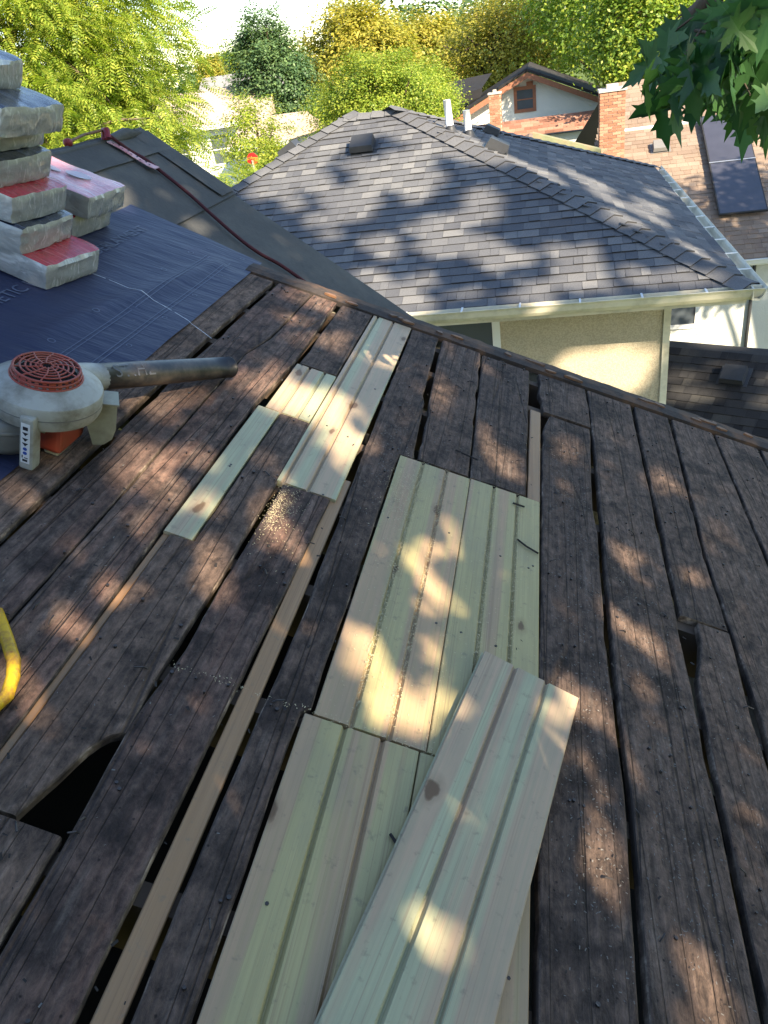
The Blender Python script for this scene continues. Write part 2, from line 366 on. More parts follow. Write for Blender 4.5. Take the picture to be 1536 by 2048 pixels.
# ================================================================= OUR HOUSE: shed-dormer roof being re-decked, 23.8 deg, local x = down slope, y = away, z = off the deck
TH = rad(23.8); DS = 1.2
DO = Vector((-DS*math.sin(TH), 0, H-DS*math.cos(TH)))
house = empty('house', DO, (0, TH, 0))
tag(house, 'house roof in the foreground with old dark boards and pale new boards', 'house')
MH = Matrix.Translation(DO) @ Euler((0, TH, 0)).to_matrix().to_4x4(); MHI = MH.inverted()
def L(p): return tuple(MHI @ Vector(p))           # world -> house local
def lerp_poly(P, u):
    if not hasattr(P, '__len__'): return P
    if u <= P[0][0]: return P[0][1]
    for (a, b), (c, d) in zip(P, P[1:]):
        if a <= u <= c: return b+(d-b)*(u-a)/max(c-a, 1e-6)
    return P[-1][1]
pk = [0]; BOARDS = []
def on_board(u, v): return any(a < u < b and lerp_poly(c_, u)+.006 < v < lerp_poly(d_, u)-.006 for a, b, c_, d_ in BOARDS)
def plank(u0, u1, vl, vr, mat='old', w=0., t=.022, rag=.0022, chip=0., warp=.0018, name='plank', step=.045):
    """one roof board; edges may be polylines of (u, v)"""
    BOARDS.append((u0, u1, vl, vr)); pk[0] += 1; s = pk[0]*7.31; n = max(4, int((u1-u0)/step)); V = []; F = []; k = 9
    us = set(np.linspace(u0, u1, n+1))
    for P in (vl, vr):
        if hasattr(P, '__len__'): us |= {a for a, b in P if u0 < a < u1}
    us = sorted(us)
    for i, u in enumerate(us):
        a = lerp_poly(vl, u)+rag*(fnoise(u*5, s)+.6*fnoise(u*17, s+3)); b = lerp_poly(vr, u)+rag*(fnoise(u*5, s+9)+.6*fnoise(u*17, s+12))
        if chip:
            chip_ = chip*.7
            a += chip_*max(0, fnoise(u*9, s+20)-.25)*2; b -= chip_*max(0, fnoise(u*9, s+30)-.25)*2
        uu = u
        if i == 0 or i == len(us)-1: pass
        wz = w+warp*fnoise(u*1.3, s+5)
        cup = .0022*fnoise(u*.8, s+40); e = min(.006, (b-a)*.2)
        for x, z in ((a, -t), (a, -.004), (a+e*.4, -.0012), (a+e, 0), ((a+b)/2, cup), (b-e, 0), (b-e*.4, -.0012), (b, -.004), (b, -t)):
            du = (.004*fnoise(x*30, s) if i in (0, len(us)-1) else 0)
            V.append((x, uu+du, wz+z))
    m = len(us)
    for i in range(m-1):
        for j in range(k):
            F.append((i*k+j, (i+1)*k+j, (i+1)*k+(j+1) % k, i*k+(j+1) % k))
    F += [tuple(range(k)), tuple(range((m-1)*k, m*k))[::-1]]
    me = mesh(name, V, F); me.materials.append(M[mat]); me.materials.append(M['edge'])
    mi = [1 if (q % k) in (0, 1, 6, 7) and q < (m-1)*k else 0 for q in range(len(F))]; mi[-1] = mi[-2] = 1
    me.polygons.foreach_set('material_index', mi); return link(name, me, None, house)
def groove_plank(u0, u1, v0, grooves, v1, mat='new', w=0., t=.02, parent=None, name='new_plank', label=None, M4=None, gw=.013, gd=.009):
    """new tongue-and-groove board: V grooves cut along it"""
    P = [(v0, -t), (v0, -.002), (v0+.002, 0)]
    for gv in grooves: P += [(gv-gw/2, 0), (gv-.001, -gd), (gv+.001, -gd), (gv+gw/2, 0)]
    P += [(v1-.002, 0), (v1, -.002), (v1, -t)]
    n = max(2, int((u1-u0)/.2)); V = []; F = []; k = len(P)
    for i in range(n+1):
        u = u0+(u1-u0)*i/n; z = w+.0012*fnoise(u*2, v0*9)
        V += [(x, u, z+y) for x, y in P]
    for i in range(n):
        for j in range(k): F.append((i*k+j, (i+1)*k+j, (i+1)*k+(j+1) % k, i*k+(j+1) % k))
    F += [tuple(range(k)), tuple(range(n*k, (n+1)*k))[::-1]]
    o = link(name, mesh(name, V, F), M[mat], parent or house)
    if label: o['label'] = label
    return o
NEAR = -1.5
# boards below the blue sheet
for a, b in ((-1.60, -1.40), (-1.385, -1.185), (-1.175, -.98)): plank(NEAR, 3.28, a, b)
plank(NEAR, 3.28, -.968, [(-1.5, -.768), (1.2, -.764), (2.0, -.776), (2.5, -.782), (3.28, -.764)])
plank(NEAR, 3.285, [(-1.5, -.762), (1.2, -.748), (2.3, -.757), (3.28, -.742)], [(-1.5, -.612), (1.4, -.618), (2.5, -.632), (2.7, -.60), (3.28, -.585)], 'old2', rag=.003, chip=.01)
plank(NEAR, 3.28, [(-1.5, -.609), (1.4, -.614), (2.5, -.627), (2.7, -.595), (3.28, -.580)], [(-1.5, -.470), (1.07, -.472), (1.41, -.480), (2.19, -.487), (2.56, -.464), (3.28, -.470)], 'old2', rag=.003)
# third run: patched with a two-strip new board
plank(2.572, 3.28, -.444, -.304, chip=.006)
groove_plank(2.178, 2.562, -.452, (-.402, -.345), -.302, 'new2')
groove_plank(1.432, 2.172, -.474, (), -.402, 'new2')
plank(.66, 2.168, [(.66, -.455), (1.425, -.455), (1.43, -.396), (2.17, -.398)],
      [(.66, -.385), (.70, -.373), (.74, -.361), (.78, -.350), (.81, -.341), (.835, -.330), (.853, -.318), (.862, -.305), (.865, -.2965), (1.0, -.303), (1.3, -.294), (2.17, -.296)], rag=.0026)
plank(NEAR, .652, -.462, -.302)
groove_plank(.62, 1.43, -.4735, (), -.4575, 'strip', w=-.008, name='filler_strip')
# fourth run
groove_plank(1.798, 3.288, -.298, (-.278, -.205), -.122, 'new2')
plank(NEAR, 1.788, [(-1.5, -.290), (.5, -.292), (.9, -.300), (1.1, -.282), (1.3, -.284), (1.79, -.274)], [(-1.5, -.166), (.6, -.160), (1.05, -.153), (1.4, -.143), (1.79, -.137)], 'old2', rag=.0026)
groove_plank(NEAR, 1.93, -.143, (), -.103, 'strip', w=-.010, name='filler_strip')
plank(NEAR, 3.28, [(-1.5, -.096), (1.0, -.092), (1.3, -.085), (1.92, -.098), (2.4, -.108), (3.28, -.116)],
      [(-1.5, -.014), (1.04, -.016), (1.06, .001), (2.15, .004), (2.168, .004), (2.172, .050), (2.6, .032), (2.66, .018), (3.28, .008)], rag=.0026, chip=.004)
# new patch
groove_plank(1.046, 2.164, .010, (.088, .168), .2465, 'new')
groove_plank(1.046, 2.166, .2485, (.328, .408), .483, 'new')
groove_plank(NEAR, 1.040, -.008, (.077, .156), .2325, 'new')
groove_plank(NEAR, 1.040, .235, (.313, .392), .470, 'new')
# right of the ridge-side gap
plank(2.176, 3.275, [(2.18, .068), (2.5, .056), (2.8, .040), (3.28, .026)], [(2.18, .240), (3.28, .205)], chip=.010, rag=.003)
plank(2.178, 3.26, [(2.18, .247), (3.28, .213)], [(2.18, .436), (3.28, .432)])
groove_plank(2.176, 2.868, .443, (), .486, 'strip', w=-.004, name='filler_strip')
plank(2.885, 3.27, [(2.88, .500), (2.95, .492), (3.05, .476), (3.15, .482), (3.27, .474)], [(2.88, .700), (3.27, .693)], chip=.014, rag=.0045)
plank(NEAR, 2.862, [(-1.5, .480), (1.36, .486), (2.1, .492), (2.70, .494), (2.76, .500), (2.86, .520)], [(-1.5, .655), (.67, .656), (1.1, .672), (1.55, .666), (2.1, .676), (2.25, .668), (2.86, .692)], rag=.003, chip=.006)
plank(NEAR, 3.27, [(-1.5, .676), (.67, .676), (1.1, .687), (1.55, .683), (2.2, .696), (2.7, .702), (3.27, .704)], [(-1.5, .876), (.73, .878), (1.4, .886), (1.8, .892), (2.4, .898), (3.27, .904)], rag=.003, chip=.005)
plank(1.812, 3.27, [(1.81, .908), (3.27, .920)], [(1.81, 1.052), (2.2, 1.044), (2.5, 1.058), (3.27, 1.082)], rag=.003, chip=.008)
plank(NEAR, 1.800, [(-1.5, .894), (.9, .898), (1.2, .902), (1.45, .906), (1.56, .912), (1.64, .935), (1.72, .952), (1.80, .956)], [(-1.5, 1.044), (1.2, 1.046), (1.46, 1.040), (1.8, 1.052)], rag=.0026)
plank(NEAR, 3.27, [(-1.5, 1.060), (1.2, 1.064), (1.5, 1.068), (2.2, 1.054), (2.5, 1.070), (3.27, 1.098)], [(-1.5, 1.280), (3.27, 1.288)], rag=.0026, chip=.005)
for a, b in ((1.30, 1.50), (1.514, 1.715), (1.73, 1.94), (1.955, 2.16), (2.17, 2.38), (2.392, 2.60)): plank(NEAR, 3.27, a, b)
# rafters and dark attic below
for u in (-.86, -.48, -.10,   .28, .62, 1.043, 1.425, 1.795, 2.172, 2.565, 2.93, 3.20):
    MB().box((-1.62, u-.02, -.17), (2.62, u+.02, -.0245)).build('rafter', M['rafter_wood'], house)
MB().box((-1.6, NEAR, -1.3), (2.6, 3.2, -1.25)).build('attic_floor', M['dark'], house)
# rake edge: trim board with a ragged line of old roofing and rusty drip edge
V = []; F = []; n = 90
for i in range(n+1):
    v = -.90+3.50*i/n
    e = 3.405+.010*fnoise(v*6, 3.3)+.007*fnoise(v*23, 8.)
    for y, z in ((3.292, -.016), (3.292, .006+.004*fnoise(v*14, 1.)), (3.34, .012+.004*fnoise(v*9, 4.)), (e, .006+.004*fnoise(v*19, 6.)), (e+.003, -.014)): V.append((v, y, z))
for i in range(n):
    for j in range(4): F.append((i*5+j, i*5+j+1, (i+1)*5+j+1, (i+1)*5+j))
link('rake_board', mesh('rake_board', V, F), M['rake'], house)
MB().box((-.94, 3.33, -.16), (2.6, 3.385, -.018)).build('fascia', M['trim'], house)
b = MB()
for i in range(22):
    v = random.uniform(-.6, 2.2); l = random.uniform(.02, .10); y0 = 3.30+random.uniform(0, .05); q = [(v, y0), (v+l*.4, y0-.006), (v+l, y0+random.uniform(-.01, .01)), (v+l*.8, y0+.012), (v+l*.3, y0+random.uniform(.012, .03))]
    b.prism(q, .010, .0165+random.uniform(0, .004))
b.build('rusty_flashing', M['drip'], house, kind='stuff')
# nails left in the boards, sawdust, grit and scraps
rafu = [.66, 1.043, 1.425, 1.795, 2.172, 2.565, 2.93, 3.22, .28]
def on_new(u, v): return (-.01 < v < .485 and u < 2.17) or (-.30 < v < -.12 and u > 1.79) or (-.475 < v < -.40 and 1.43 < u < 2.17) or (-.45 < v < -.30 and 2.17 < u < 2.57)
b = MB()
disc = [(math.cos(a), math.sin(a)) for a in np.linspace(0, 2*math.pi, 7)[:-1]]
for i in range(560):
    if i < 300: u = random.choice(rafu)+random.gauss(0, .018); v = random.uniform(-.77, 1.75)
    else: u = random.uniform(.35, 3.25); v = random.uniform(-.77, 1.75)
    if on_new(u, v) or not on_board(u, v): continue
    if i % 4:
        r = random.uniform(.0022, .0042)
        b.prism([(v+r*x, u+r*y) for x, y in disc], -.002, random.uniform(.003, .008))
    else:
        a = random.uniform(0, 6.28); l = random.uniform(.012, .03); c, s = math.cos(a), math.sin(a)
        b.tube([(v, u, 0), (v+c*l*.3, u+s*l*.3, .007), (v+c*l, u+s*l, random.uniform(.003, .012))], .0017, 5)
b.build('old_nail', M['nail'], house, kind='stuff')
b = MB()
for i in range(46):
    u = random.choice(rafu[:6])+random.gauss(0, .012); v = random.choice((.03, .12, .21, .28, .37, .45, -.25, -.16, -.43))+random.gauss(0, .008)
    if on_new(u, v) and not (u < 1.04 and False): b.prism([(v+.0034*x, u+.0034*y) for x, y in disc], -.001, .0012)
b.build('new_nail', M['nail'], house, kind='stuff')
def bits(name, mat, pts, smin, smax, lift=.004, asp=2.2):
    V = []; F = []
    for v, u in pts:
        a = random.uniform(0, 6.28); l = random.uniform(smin, smax); wd = l/asp*random.uniform(.5, 1); z = .003+random.uniform(0, lift)
        c, s = math.cos(a), math.sin(a); q = len(V); tz = random.uniform(-.5, .5)*l
        V += [(v-c*l-s*-wd, u-s*l-c*wd, z), (v+c*l+s*wd, u+s*l-c*wd, z+tz*.5+l*.3), (v+c*l-s*wd, u+s*l+c*wd, z+l*.3+tz), (v-c*l-s*wd, u-s*l+c*wd, z+abs(tz))]
        F.append((q, q+1, q+2, q+3))
    return tag(link(name, mesh(name, V, F), M[mat], house), kind='stuff')
P = []
for gv, n in ((.088, 900), (.168, 850), (.328, 800), (.408, 500), (.2475, 120)):
    for i in range(n):
        u = 1.06+1.1*random.random()**.8; P.append((gv+random.gauss(0, .0045), u))
P += [(.06+random.gauss(0, .03), 1.95+random.gauss(0, .10)) for i in range(900)]
P += [(random.uniform(.01, .48), random.uniform(1.05, 2.16)) for i in range(900)]
P += [(-.235+random.gauss(0, .014), 1.66+random.gauss(0, .06)) for i in range(260)]
P += [(-.20+random.gauss(0, .03), 1.62+random.gauss(0, .09)) for i in range(80)]
P += [(-.262+random.gauss(0, .008), 1.66+random.gauss(0, .07)) for i in range(350)]
P += [(random.uniform(-.3, .4), 1.045+random.gauss(0, .006)) for i in range(260) if random.random() < .6]
bits('sawdust', 'dust', P, .0008, .0022)
P = []
for cv, cu, sv, su, n in ((-.03, 2.15, .03, .26, 420), (.58, 2.35, .05, .22, 520), (.16, 2.45, .05, .2, 160), (.60, 1.7, .07, .3, 480), (.78, 1.75, .06, .35, 520), (.60, 1.0, .05, .25, 380), (.8, .95, .06, .3, 360), (.35, 2.5, .08, .3, 140), (.98, 1.4, .05, .4, 240), (1.15, 1.6, .07, .5, 200), (-.4, 1.1, .25, .35, 130)):
    P += [(cv+random.gauss(0, sv), cu+random.gauss(0, su)) for i in range(n)]
P = [p for p in P if not on_new(p[1], p[0]) and on_board(p[1], p[0])]
bits('grit', 'grit', P, .0008, .0030)
P = [(random.uniform(-.76, 1.7), random.uniform(.35, 3.25)) for i in range(520)]
bits('bark_scrap', 'debris', [p for p in P if not on_new(p[1], p[0]) or random.random() < .12], .0015, .006, .004, 2.0)
# twigs on the new boards and a few dropped pieces of board
b = MB(); b.tube([(.413, 1.905, .004), (.44, 1.882, .006), (.478, 1.868, .005)], .003, 5); b.tube([(.392, 2.10, .004), (.43, 2.095, .007)], .003, 5)
b.tube([(.18, 2.31, .006), (.26, 2.29, .008)], .003, 5); b.tube([(.205, .84, .004), (.235, .81, .005), (.26, .80, .004)], .003, 5)
b.build('twig', M['debris'], house, kind='stuff')

# --------------------------------------------------- main roof of the house, 39.7 deg, covered with felt; ridge runs away from us
T2 = rad(39.7); KF = 1.6
def FP(u, v, w=0.):                       # felt-plane coordinates -> world
    return Vector((math.cos(T2)*v+math.sin(T2)*(w-KF), u, H-math.sin(T2)*v+math.cos(T2)*(w-KF)))
UR, VR = 4.585, -1.60                      # rake and ridge
def felt_sheet(name, u0, u1, v0, v1, w):
    V = []; F = []; nu = max(2, int((u1-u0)/.12)); nv = max(2, int((v1-v0)/.08))
    for i in range(nu+1):
        for j in range(nv+1):
            u = u0+(u1-u0)*i/nu; v = v0+(v1-v0)*j/nv
            if j in (0, nv): v += .008*fnoise(u*3, v*5+w*900)
            V.append(L(FP(u, v, w+.006*(.5+fnoise(u*1.6, v*2.4, w*300))+(.003 if j == nv else 0))))
    for i in range(nu):
        for j in range(nv): a = i*(nv+1)+j; F.append((a, a+1, a+nv+2, a+nv+1))
    return link(name, mesh(name, V, F, True), M['felt'], house)
felt_sheet('felt_sheet', 2.2, UR+.02, -1.04, 3.2, .002)
felt_sheet('felt_sheet', 2.2, UR+.025, -1.47, -1.00, .010)
felt_sheet('felt_sheet', 2.2, UR+.015, -1.63, -1.43, .018)
felt_sheet('felt_sheet', UR-.17, UR+.03, -1.60, -1.02, .0195)
V = [L(FP(2.2, 3.2, -.05)), L(FP(UR, 3.2, -.05)), L(FP(UR, VR, -.02)), L(FP(2.2, VR, -.02))]
V += [L(Vector(p)) for p in ((FP(0, VR).x-3.6, 2.2, FP(0, VR).z-3.0), (FP(0, VR).x-3.6, UR, FP(0, VR).z-3.0))]
V2 = [(a, b, c-.05) for a, b, c in V]
MB().add(V+V2, [(0, 1, 2, 3), (3, 2, 5, 4), (6, 9, 8, 7), (9, 10, 11, 8), (1, 7, 8, 2), (2, 8, 11, 5), (0, 3, 9, 6), (3, 4, 10, 9)]).build('main_roof', M['felt'], house)
V = [L((FP(0, VR).x-3.6, -2.5, FP(0, VR).z-3.0)), L((FP(0, VR).x-3.6, 2.2, FP(0, VR).z-3.0)), L((FP(0, VR).x, 2.2, FP(0, VR).z-.02)), L((FP(0, VR).x, -2.5, FP(0, VR).z-.02))]
MB().add(V, [(0, 1, 2, 3)]).build('back_roof', M['felt'], house)
# ridge fold at the top corner and walls under the roof
b = MB(); b.tube([L(FP(UR+.02, VR, .0)), L(FP(UR-.25, VR, .03)), L(FP(UR-.5, VR, .01)), L(FP(3.0, VR, .01))], [.012, .034, .018, .016], 8); b.build('ridge_felt', M['felt'], house, True)
def wallquad(pts, name, mat):
    b = MB(); b.add([L(p) for p in pts], [tuple(range(len(pts)))]); return b.build(name, mat, house)
xr = FP(0, VR).x; zr = FP(0, VR).z
wallquad([(xr-3.2, 4.1, 0), (1.4, 4.1, 0), (1.4, 4.1, H-2.08-.831*1.4-.2), (xr, 4.1, zr-.2), (xr-3.2, 4.1, zr-2.9)], 'gable_wall', M['stucco'])
wallquad([(-1.9, 3.24, H-1.311+.441*1.9-.28), (1.85, 3.24, H-1.311-.441*1.85-.28), (1.85, 3.24, 3.6), (0, 3.24, 4.6)], 'dormer_cheek', M['stucco'])
wallquad([(1.9, -2.4, 0), (1.9, 3.24, 0), (1.9, 3.24, H-2.43), (1.9, -2.4, H-2.43)], 'front_wall', M['stucco'])

# --------------------------------------------------- loose new board lying across the patch
lp = empty('loose_board', MH @ Vector((.455, 1.34, .0035)), (0, TH, 0))
lp.rotation_euler = (MH.to_3x3() @ Matrix.Rotation(-.2165, 3, 'Z')).to_euler()
tag(lp, 'loose pale grooved board lying askew across the new boards in the foreground', 'board')
groove_plank(-2.5, .0, -.1175, (-.039, .039), .1175, 'new2', w=.021, parent=lp, name='board_face')
b = MB(); b.box((-.122, -2.5, .006), (-.1178, .0, .013)); b.build('tongue', M['new2'], lp)

# --------------------------------------------------- blue synthetic underlayment with its print
us = empty('underlayment_sheet', DO, (0, TH, 0)); tag(us, 'wide dark blue synthetic underlayment sheet covering the upper left of the roof', 'underlayment')
vi = -1.62                                 # deck and main roof meet here
def sheet_pt(u, v, w=0.):
    wr = .004+.0065*max(0, fnoise(u*1.4, v*3.1, 2.))+.004*max(0, fnoise(u*4.5+v*2, v*4.0, 5.)) + (.014*max(0, 1-abs(v+1.15-.16*(u-2.4))/.06) if 2.1 < u < 3.3 else 0)*(.5+.5*math.sin((u-2.1)*2.6))
    if v >= vi: return Vector((v, u, wr+w))
    d = vi-v                               # bends up onto the steeper slope
    return Vector((vi-d*math.cos(T2-TH), u, wr+w+d*math.sin(T2-TH)))
V = []; F = []; nu, nv = 90, 34
for i in range(nu+1):
    for j in range(nv+1):
        v = -.872-(1.0)*j/nv; ue = 3.45+.25*(j/nv); u = -1.2+(ue+1.2)*i/nu
        if j == 0: v += .004*fnoise(u*4, 1)
        V.append(sheet_pt(u, v))
for i in range(nu):
    for j in range(nv): a = i*(nv+1)+j; F.append((a, a+nv+1, a+nv+2, a+1))
link('sheet', mesh('sheet', V, F, True), M['blue'], us)
def print_on(body, size, u, v, name='lettering', mat='print'):
    T, F = text_geo(body, size); V = []
    for p in T: V.append(sheet_pt(u+p.x, v-p.y, .003))
    return tag(link(name, mesh(name, V, F), M[mat], us), kind='stuff')
print_on('SYNTHETIC ROOFING UNDERLAYMENT', .075, 2.02, -1.385)
print_on('SYNTHETIC ROOFING UNDERLAYMENT', .075, -.6, -1.385)
def ring(u, v, r):
    V = []; F = []
    for k in range(20):
        a = 2*math.pi*k/20
        for rr in (r, r*.72): V.append(sheet_pt(u+rr*math.cos(a), v+rr*math.sin(a), .0016))
    for k in range(20): F.append((2*k, 2*k+1, (2*k+3) % 40, (2*k+2) % 40))
    link('printed_ring', mesh('printed_ring', V, F), M['print'], us)
for u in np.arange(.4, 3.4, .287):
    ring(u, -1.146, .013); ring(u+.14, -.955, .010)
for v in (-1.085, -1.070, -.99, -.975):
    V = []; F = []; n = 40
    for i in range(n+1):
        u = .2+3.1*i/n
        V += [sheet_pt(u, v, .0015), sheet_pt(u, v+.003, .0015)]
    for i in range(n): F.append((2*i, 2*i+2, 2*i+3, 2*i+1))
    link('printed_line', mesh('printed_line', V, F), M['print'], us)
V = []; F = []; n = 40
for i in range(n+1):
    v = -1.33+.565*i/n; u = 2.71-.19*(i/n)**2; k = .0016+.0012*fnoise(i*.7)
    for d in (-k, k):
        if v < -.874: V.append(sheet_pt(u+d, v, .002))
        else: V.append(Vector((v, u+d, .0035)))
for i in range(n):
    if fnoise(i*.9, 4) > -.35: F.append((2*i, 2*i+1, 2*i+3, 2*i+2))
link('chalk_line', mesh('chalk_line', V, F), M['chalk'], us)

# --------------------------------------------------- shingle bundles stacked at the ridge
def wrap_box(lx, ly, lz, seed, nx=22, ny=12, nz=5, amp=.007):
    """crumpled plastic-wrapped bundle: x from -lx to 0 (end at 0), y 0..ly, z 0..lz; returns verts, faces grouped top/other"""
    V = {}; Vl = []; top = []; oth = []; end = []
    def vid(i, j, k):
        key = (i, j, k)
        if key not in V:
            x = -lx+lx*i/nx; y = ly*j/ny; z = lz*k/nz
            e = .014
            # rounded edges
            cx = max(0, (x+.03)/.03) if x > -.03 else 0
            dy = min(y, ly-y); dz = min(z, lz-z)
            px = x; py = y; pz = z
            if x > -.05: sh = ((x+.05)/.05)**2; py += (ly/2-y)*.03*sh; pz += (lz/2-z)*.05*sh
            if k in (0, nz) and j in (0, ny): py += (ly/2-y)*.012; pz += (lz/2-z)*.05
            if i == nx: px += .006*(math.sin(math.pi*j/ny)**.5 if 0 < j < ny else 0)+.011*(.35-abs(fnoise(y*13, z*26, seed)))+.007*(.3-abs(fnoise(y*30+z*18, z*40, seed+5)))-(.005 if k in (0, nz) or j in (0, ny) else 0)
            px += 0
            a = amp*(fnoise(x*6, y*9+seed, z*12)+.6*fnoise(x*14+seed, y*22, z*25))
            if k == nz: pz += a*.8
            if j == 0: py -= a*.8
            if j == ny: py += a*.8
            if k == 0: pz = max(0, pz)
            V[key] = len(Vl); Vl.append((px, py, max(pz, 0)))
        return V[key]
    for i in range(nx):
        for j in range(ny):
            top.append((vid(i, j, nz), vid(i+1, j, nz), vid(i+1, j+1, nz), vid(i, j+1, nz))); oth.append((vid(i, j, 0), vid(i, j+1, 0), vid(i+1, j+1, 0), vid(i+1, j, 0)))
        for k in range(nz):
            oth.append((vid(i, 0, k), vid(i+1, 0, k), vid(i+1, 0, k+1), vid(i, 0, k+1))); oth.append((vid(i, ny, k), vid(i, ny, k+1), vid(i+1, ny, k+1), vid(i+1, ny, k)))
    for j in range(ny):
        for k in range(nz):
            oth.append((vid(nx, j, k), vid(nx, j+1, k), vid(nx, j+1, k+1), vid(nx, j, k+1))); oth.append((vid(0, j, k), vid(0, j, k+1), vid(0, j+1, k+1), vid(0, j+1, k)))
    return Vl, top, oth
def sub(V, F):
    ids = sorted({i for f in F for i in f}); mp = {a: b for b, a in enumerate(ids)}
    return [V[i] for i in ids], [tuple(mp[i] for i in f) for f in F]
def crease(me, a=38): me.set_sharp_from_angle(angle=rad(a)); return me
def bundle(v, u, w, yaw, kind, seed, label, tilt=0., logo=True, lz=.093, text=True):
    loc = MH @ Vector((v, u, w))
    R = MH.to_3x3() @ Matrix.Rotation(yaw, 3, 'Z') @ Matrix.Rotation(tilt, 3, 'Y')
    o = empty('shingle_bundle', loc, R.to_euler()); tag(o, label, 'shingle bundle', 'shingle bundles stacked at the ridge')
    Vv, top, oth = wrap_box(.98, .315, lz, seed, 34, 20, 7)
    # the end third-strip of the top face is pale wrap folded over
    nx, ny = 22, 12
    pr = top; ed = []
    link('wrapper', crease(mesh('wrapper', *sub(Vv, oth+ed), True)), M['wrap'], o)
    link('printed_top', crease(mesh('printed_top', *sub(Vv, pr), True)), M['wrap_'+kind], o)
    if logo:
        b = MB(); n = 22
        def blob(cx, cy, rx, ry, ph):
            b.add([(cx+rx*math.cos(a)*(1+.15*math.sin(2*a+ph)), cy+ry*math.sin(a), lz+.0065) for a in np.linspace(0, 6.283, n+1)[:-1]], [tuple(range(n))])
        blob(-.15, .19, .05, .035, 0.); blob(-.29, .15, .075, .03, 1.); blob(-.36, .21, .05, .022, 2.4); blob(-.55, .16, .09, .045, 2.)
        b.build('printed_logo', M['pale_print'], o, kind='stuff')
    if text:
        T, F = text_geo('DU', .055)
        tag(link('lettering', mesh('lettering', [(-.30+p.x, -.0075, .028+p.y) for p in T], F), M['ink'], o), kind='stuff')
    b = MB()
    for k in range(0):
        y = random.uniform(.03, .2); z = random.uniform(.02, lz*.75)
        b.tube([(.006, y, z), (.013, y+.03, z-.010), (.014, y+.075, z-.014), (.006, y+.11, z-.004)], [.002, .004, .004, .002], 6)
    return o
B0 = (2.445, -1.372)
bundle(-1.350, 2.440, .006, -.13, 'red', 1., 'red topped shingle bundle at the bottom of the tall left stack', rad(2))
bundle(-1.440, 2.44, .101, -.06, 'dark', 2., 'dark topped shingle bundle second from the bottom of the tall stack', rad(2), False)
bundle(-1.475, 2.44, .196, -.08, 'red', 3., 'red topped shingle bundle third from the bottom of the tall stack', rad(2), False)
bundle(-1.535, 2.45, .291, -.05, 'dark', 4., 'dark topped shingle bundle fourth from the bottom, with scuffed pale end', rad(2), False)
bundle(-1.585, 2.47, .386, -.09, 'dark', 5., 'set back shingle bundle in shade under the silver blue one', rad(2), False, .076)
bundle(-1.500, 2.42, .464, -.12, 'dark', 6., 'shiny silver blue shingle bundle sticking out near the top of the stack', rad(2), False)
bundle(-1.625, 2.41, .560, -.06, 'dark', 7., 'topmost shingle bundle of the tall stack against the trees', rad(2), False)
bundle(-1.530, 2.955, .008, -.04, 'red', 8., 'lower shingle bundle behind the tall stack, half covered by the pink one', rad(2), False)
bundle(-1.475, 2.965, .101, -.02, 'pink', 9., 'shingle bundle with glossy red top painted pink with glare and white lettering shapes', rad(2), True)

# --------------------------------------------------- leaf blower lying fan side up
bl = empty('leaf_blower', MH @ Vector((-.878, 1.610, .008)), MH.to_3x3().to_euler()); bl.scale = (.90, .90, .78)
tag(bl, 'white and orange leaf blower with black tube lying on the blue sheet', 'leaf blower')
C0 = Matrix.Translation((0, 0, 0))
body = MB().lathe([(.02, .125), (.12, .128), (.142, .136), (.149, .155), (.150, .206), (.147, .214), (.140, .219), (.118, .234), (.098, .245), (.085, .249), (.02, .25)], 40)
crease(body.build('fan_housing', M['bl_white'], bl, True).data, 22)
MB().lathe([(.1485, .172), (.1498, .174), (.1498, .177), (.1485, .179)], 40).build('housing_seam', M['bl_grey'], bl)
gr = MB()
for k in range(28):                        # side slots of the grille
    a = 2*math.pi*k/28; Mk = Matrix.Rotation(a, 4, 'Z')
    wd = .010 if k % 4 else .018
    gr.add([(.090, -wd/2, .245), (.090, wd/2, .245), (.084, wd/2, .270), (.084, -wd/2, .270)], [(0, 1, 2, 3)], Mk)
for r, z in ((.092, .246), (.088, .258), (.085, .271)):
    gr.tube([(r*math.cos(a), r*math.sin(a), z) for a in np.linspace(0, 2*math.pi, 33)], .004, 6, False)
for r in (.068, .054, .041, .028, .016):
    gr.tube([(r*math.cos(a), r*math.sin(a), .274+.003*(1-r/.083)) for a in np.linspace(0, 2*math.pi, 29)], .0028, 6, False)
for k in range(10):
    a = 2*math.pi*k/10; gr.tube([(.012*math.cos(a+.5), .012*math.sin(a+.5), .278), (.045*math.cos(a+.2), .045*math.sin(a+.2), .277), (.083*math.cos(a), .083*math.sin(a), .272)], .0026, 6, False)
gr.build('intake_grille', M['bl_orange'], bl, True)
MB().lathe([(.02, .248), (.076, .2495), (.077, .2515), (.02, .252)], 28).build('fan_opening', M['dark'], bl)
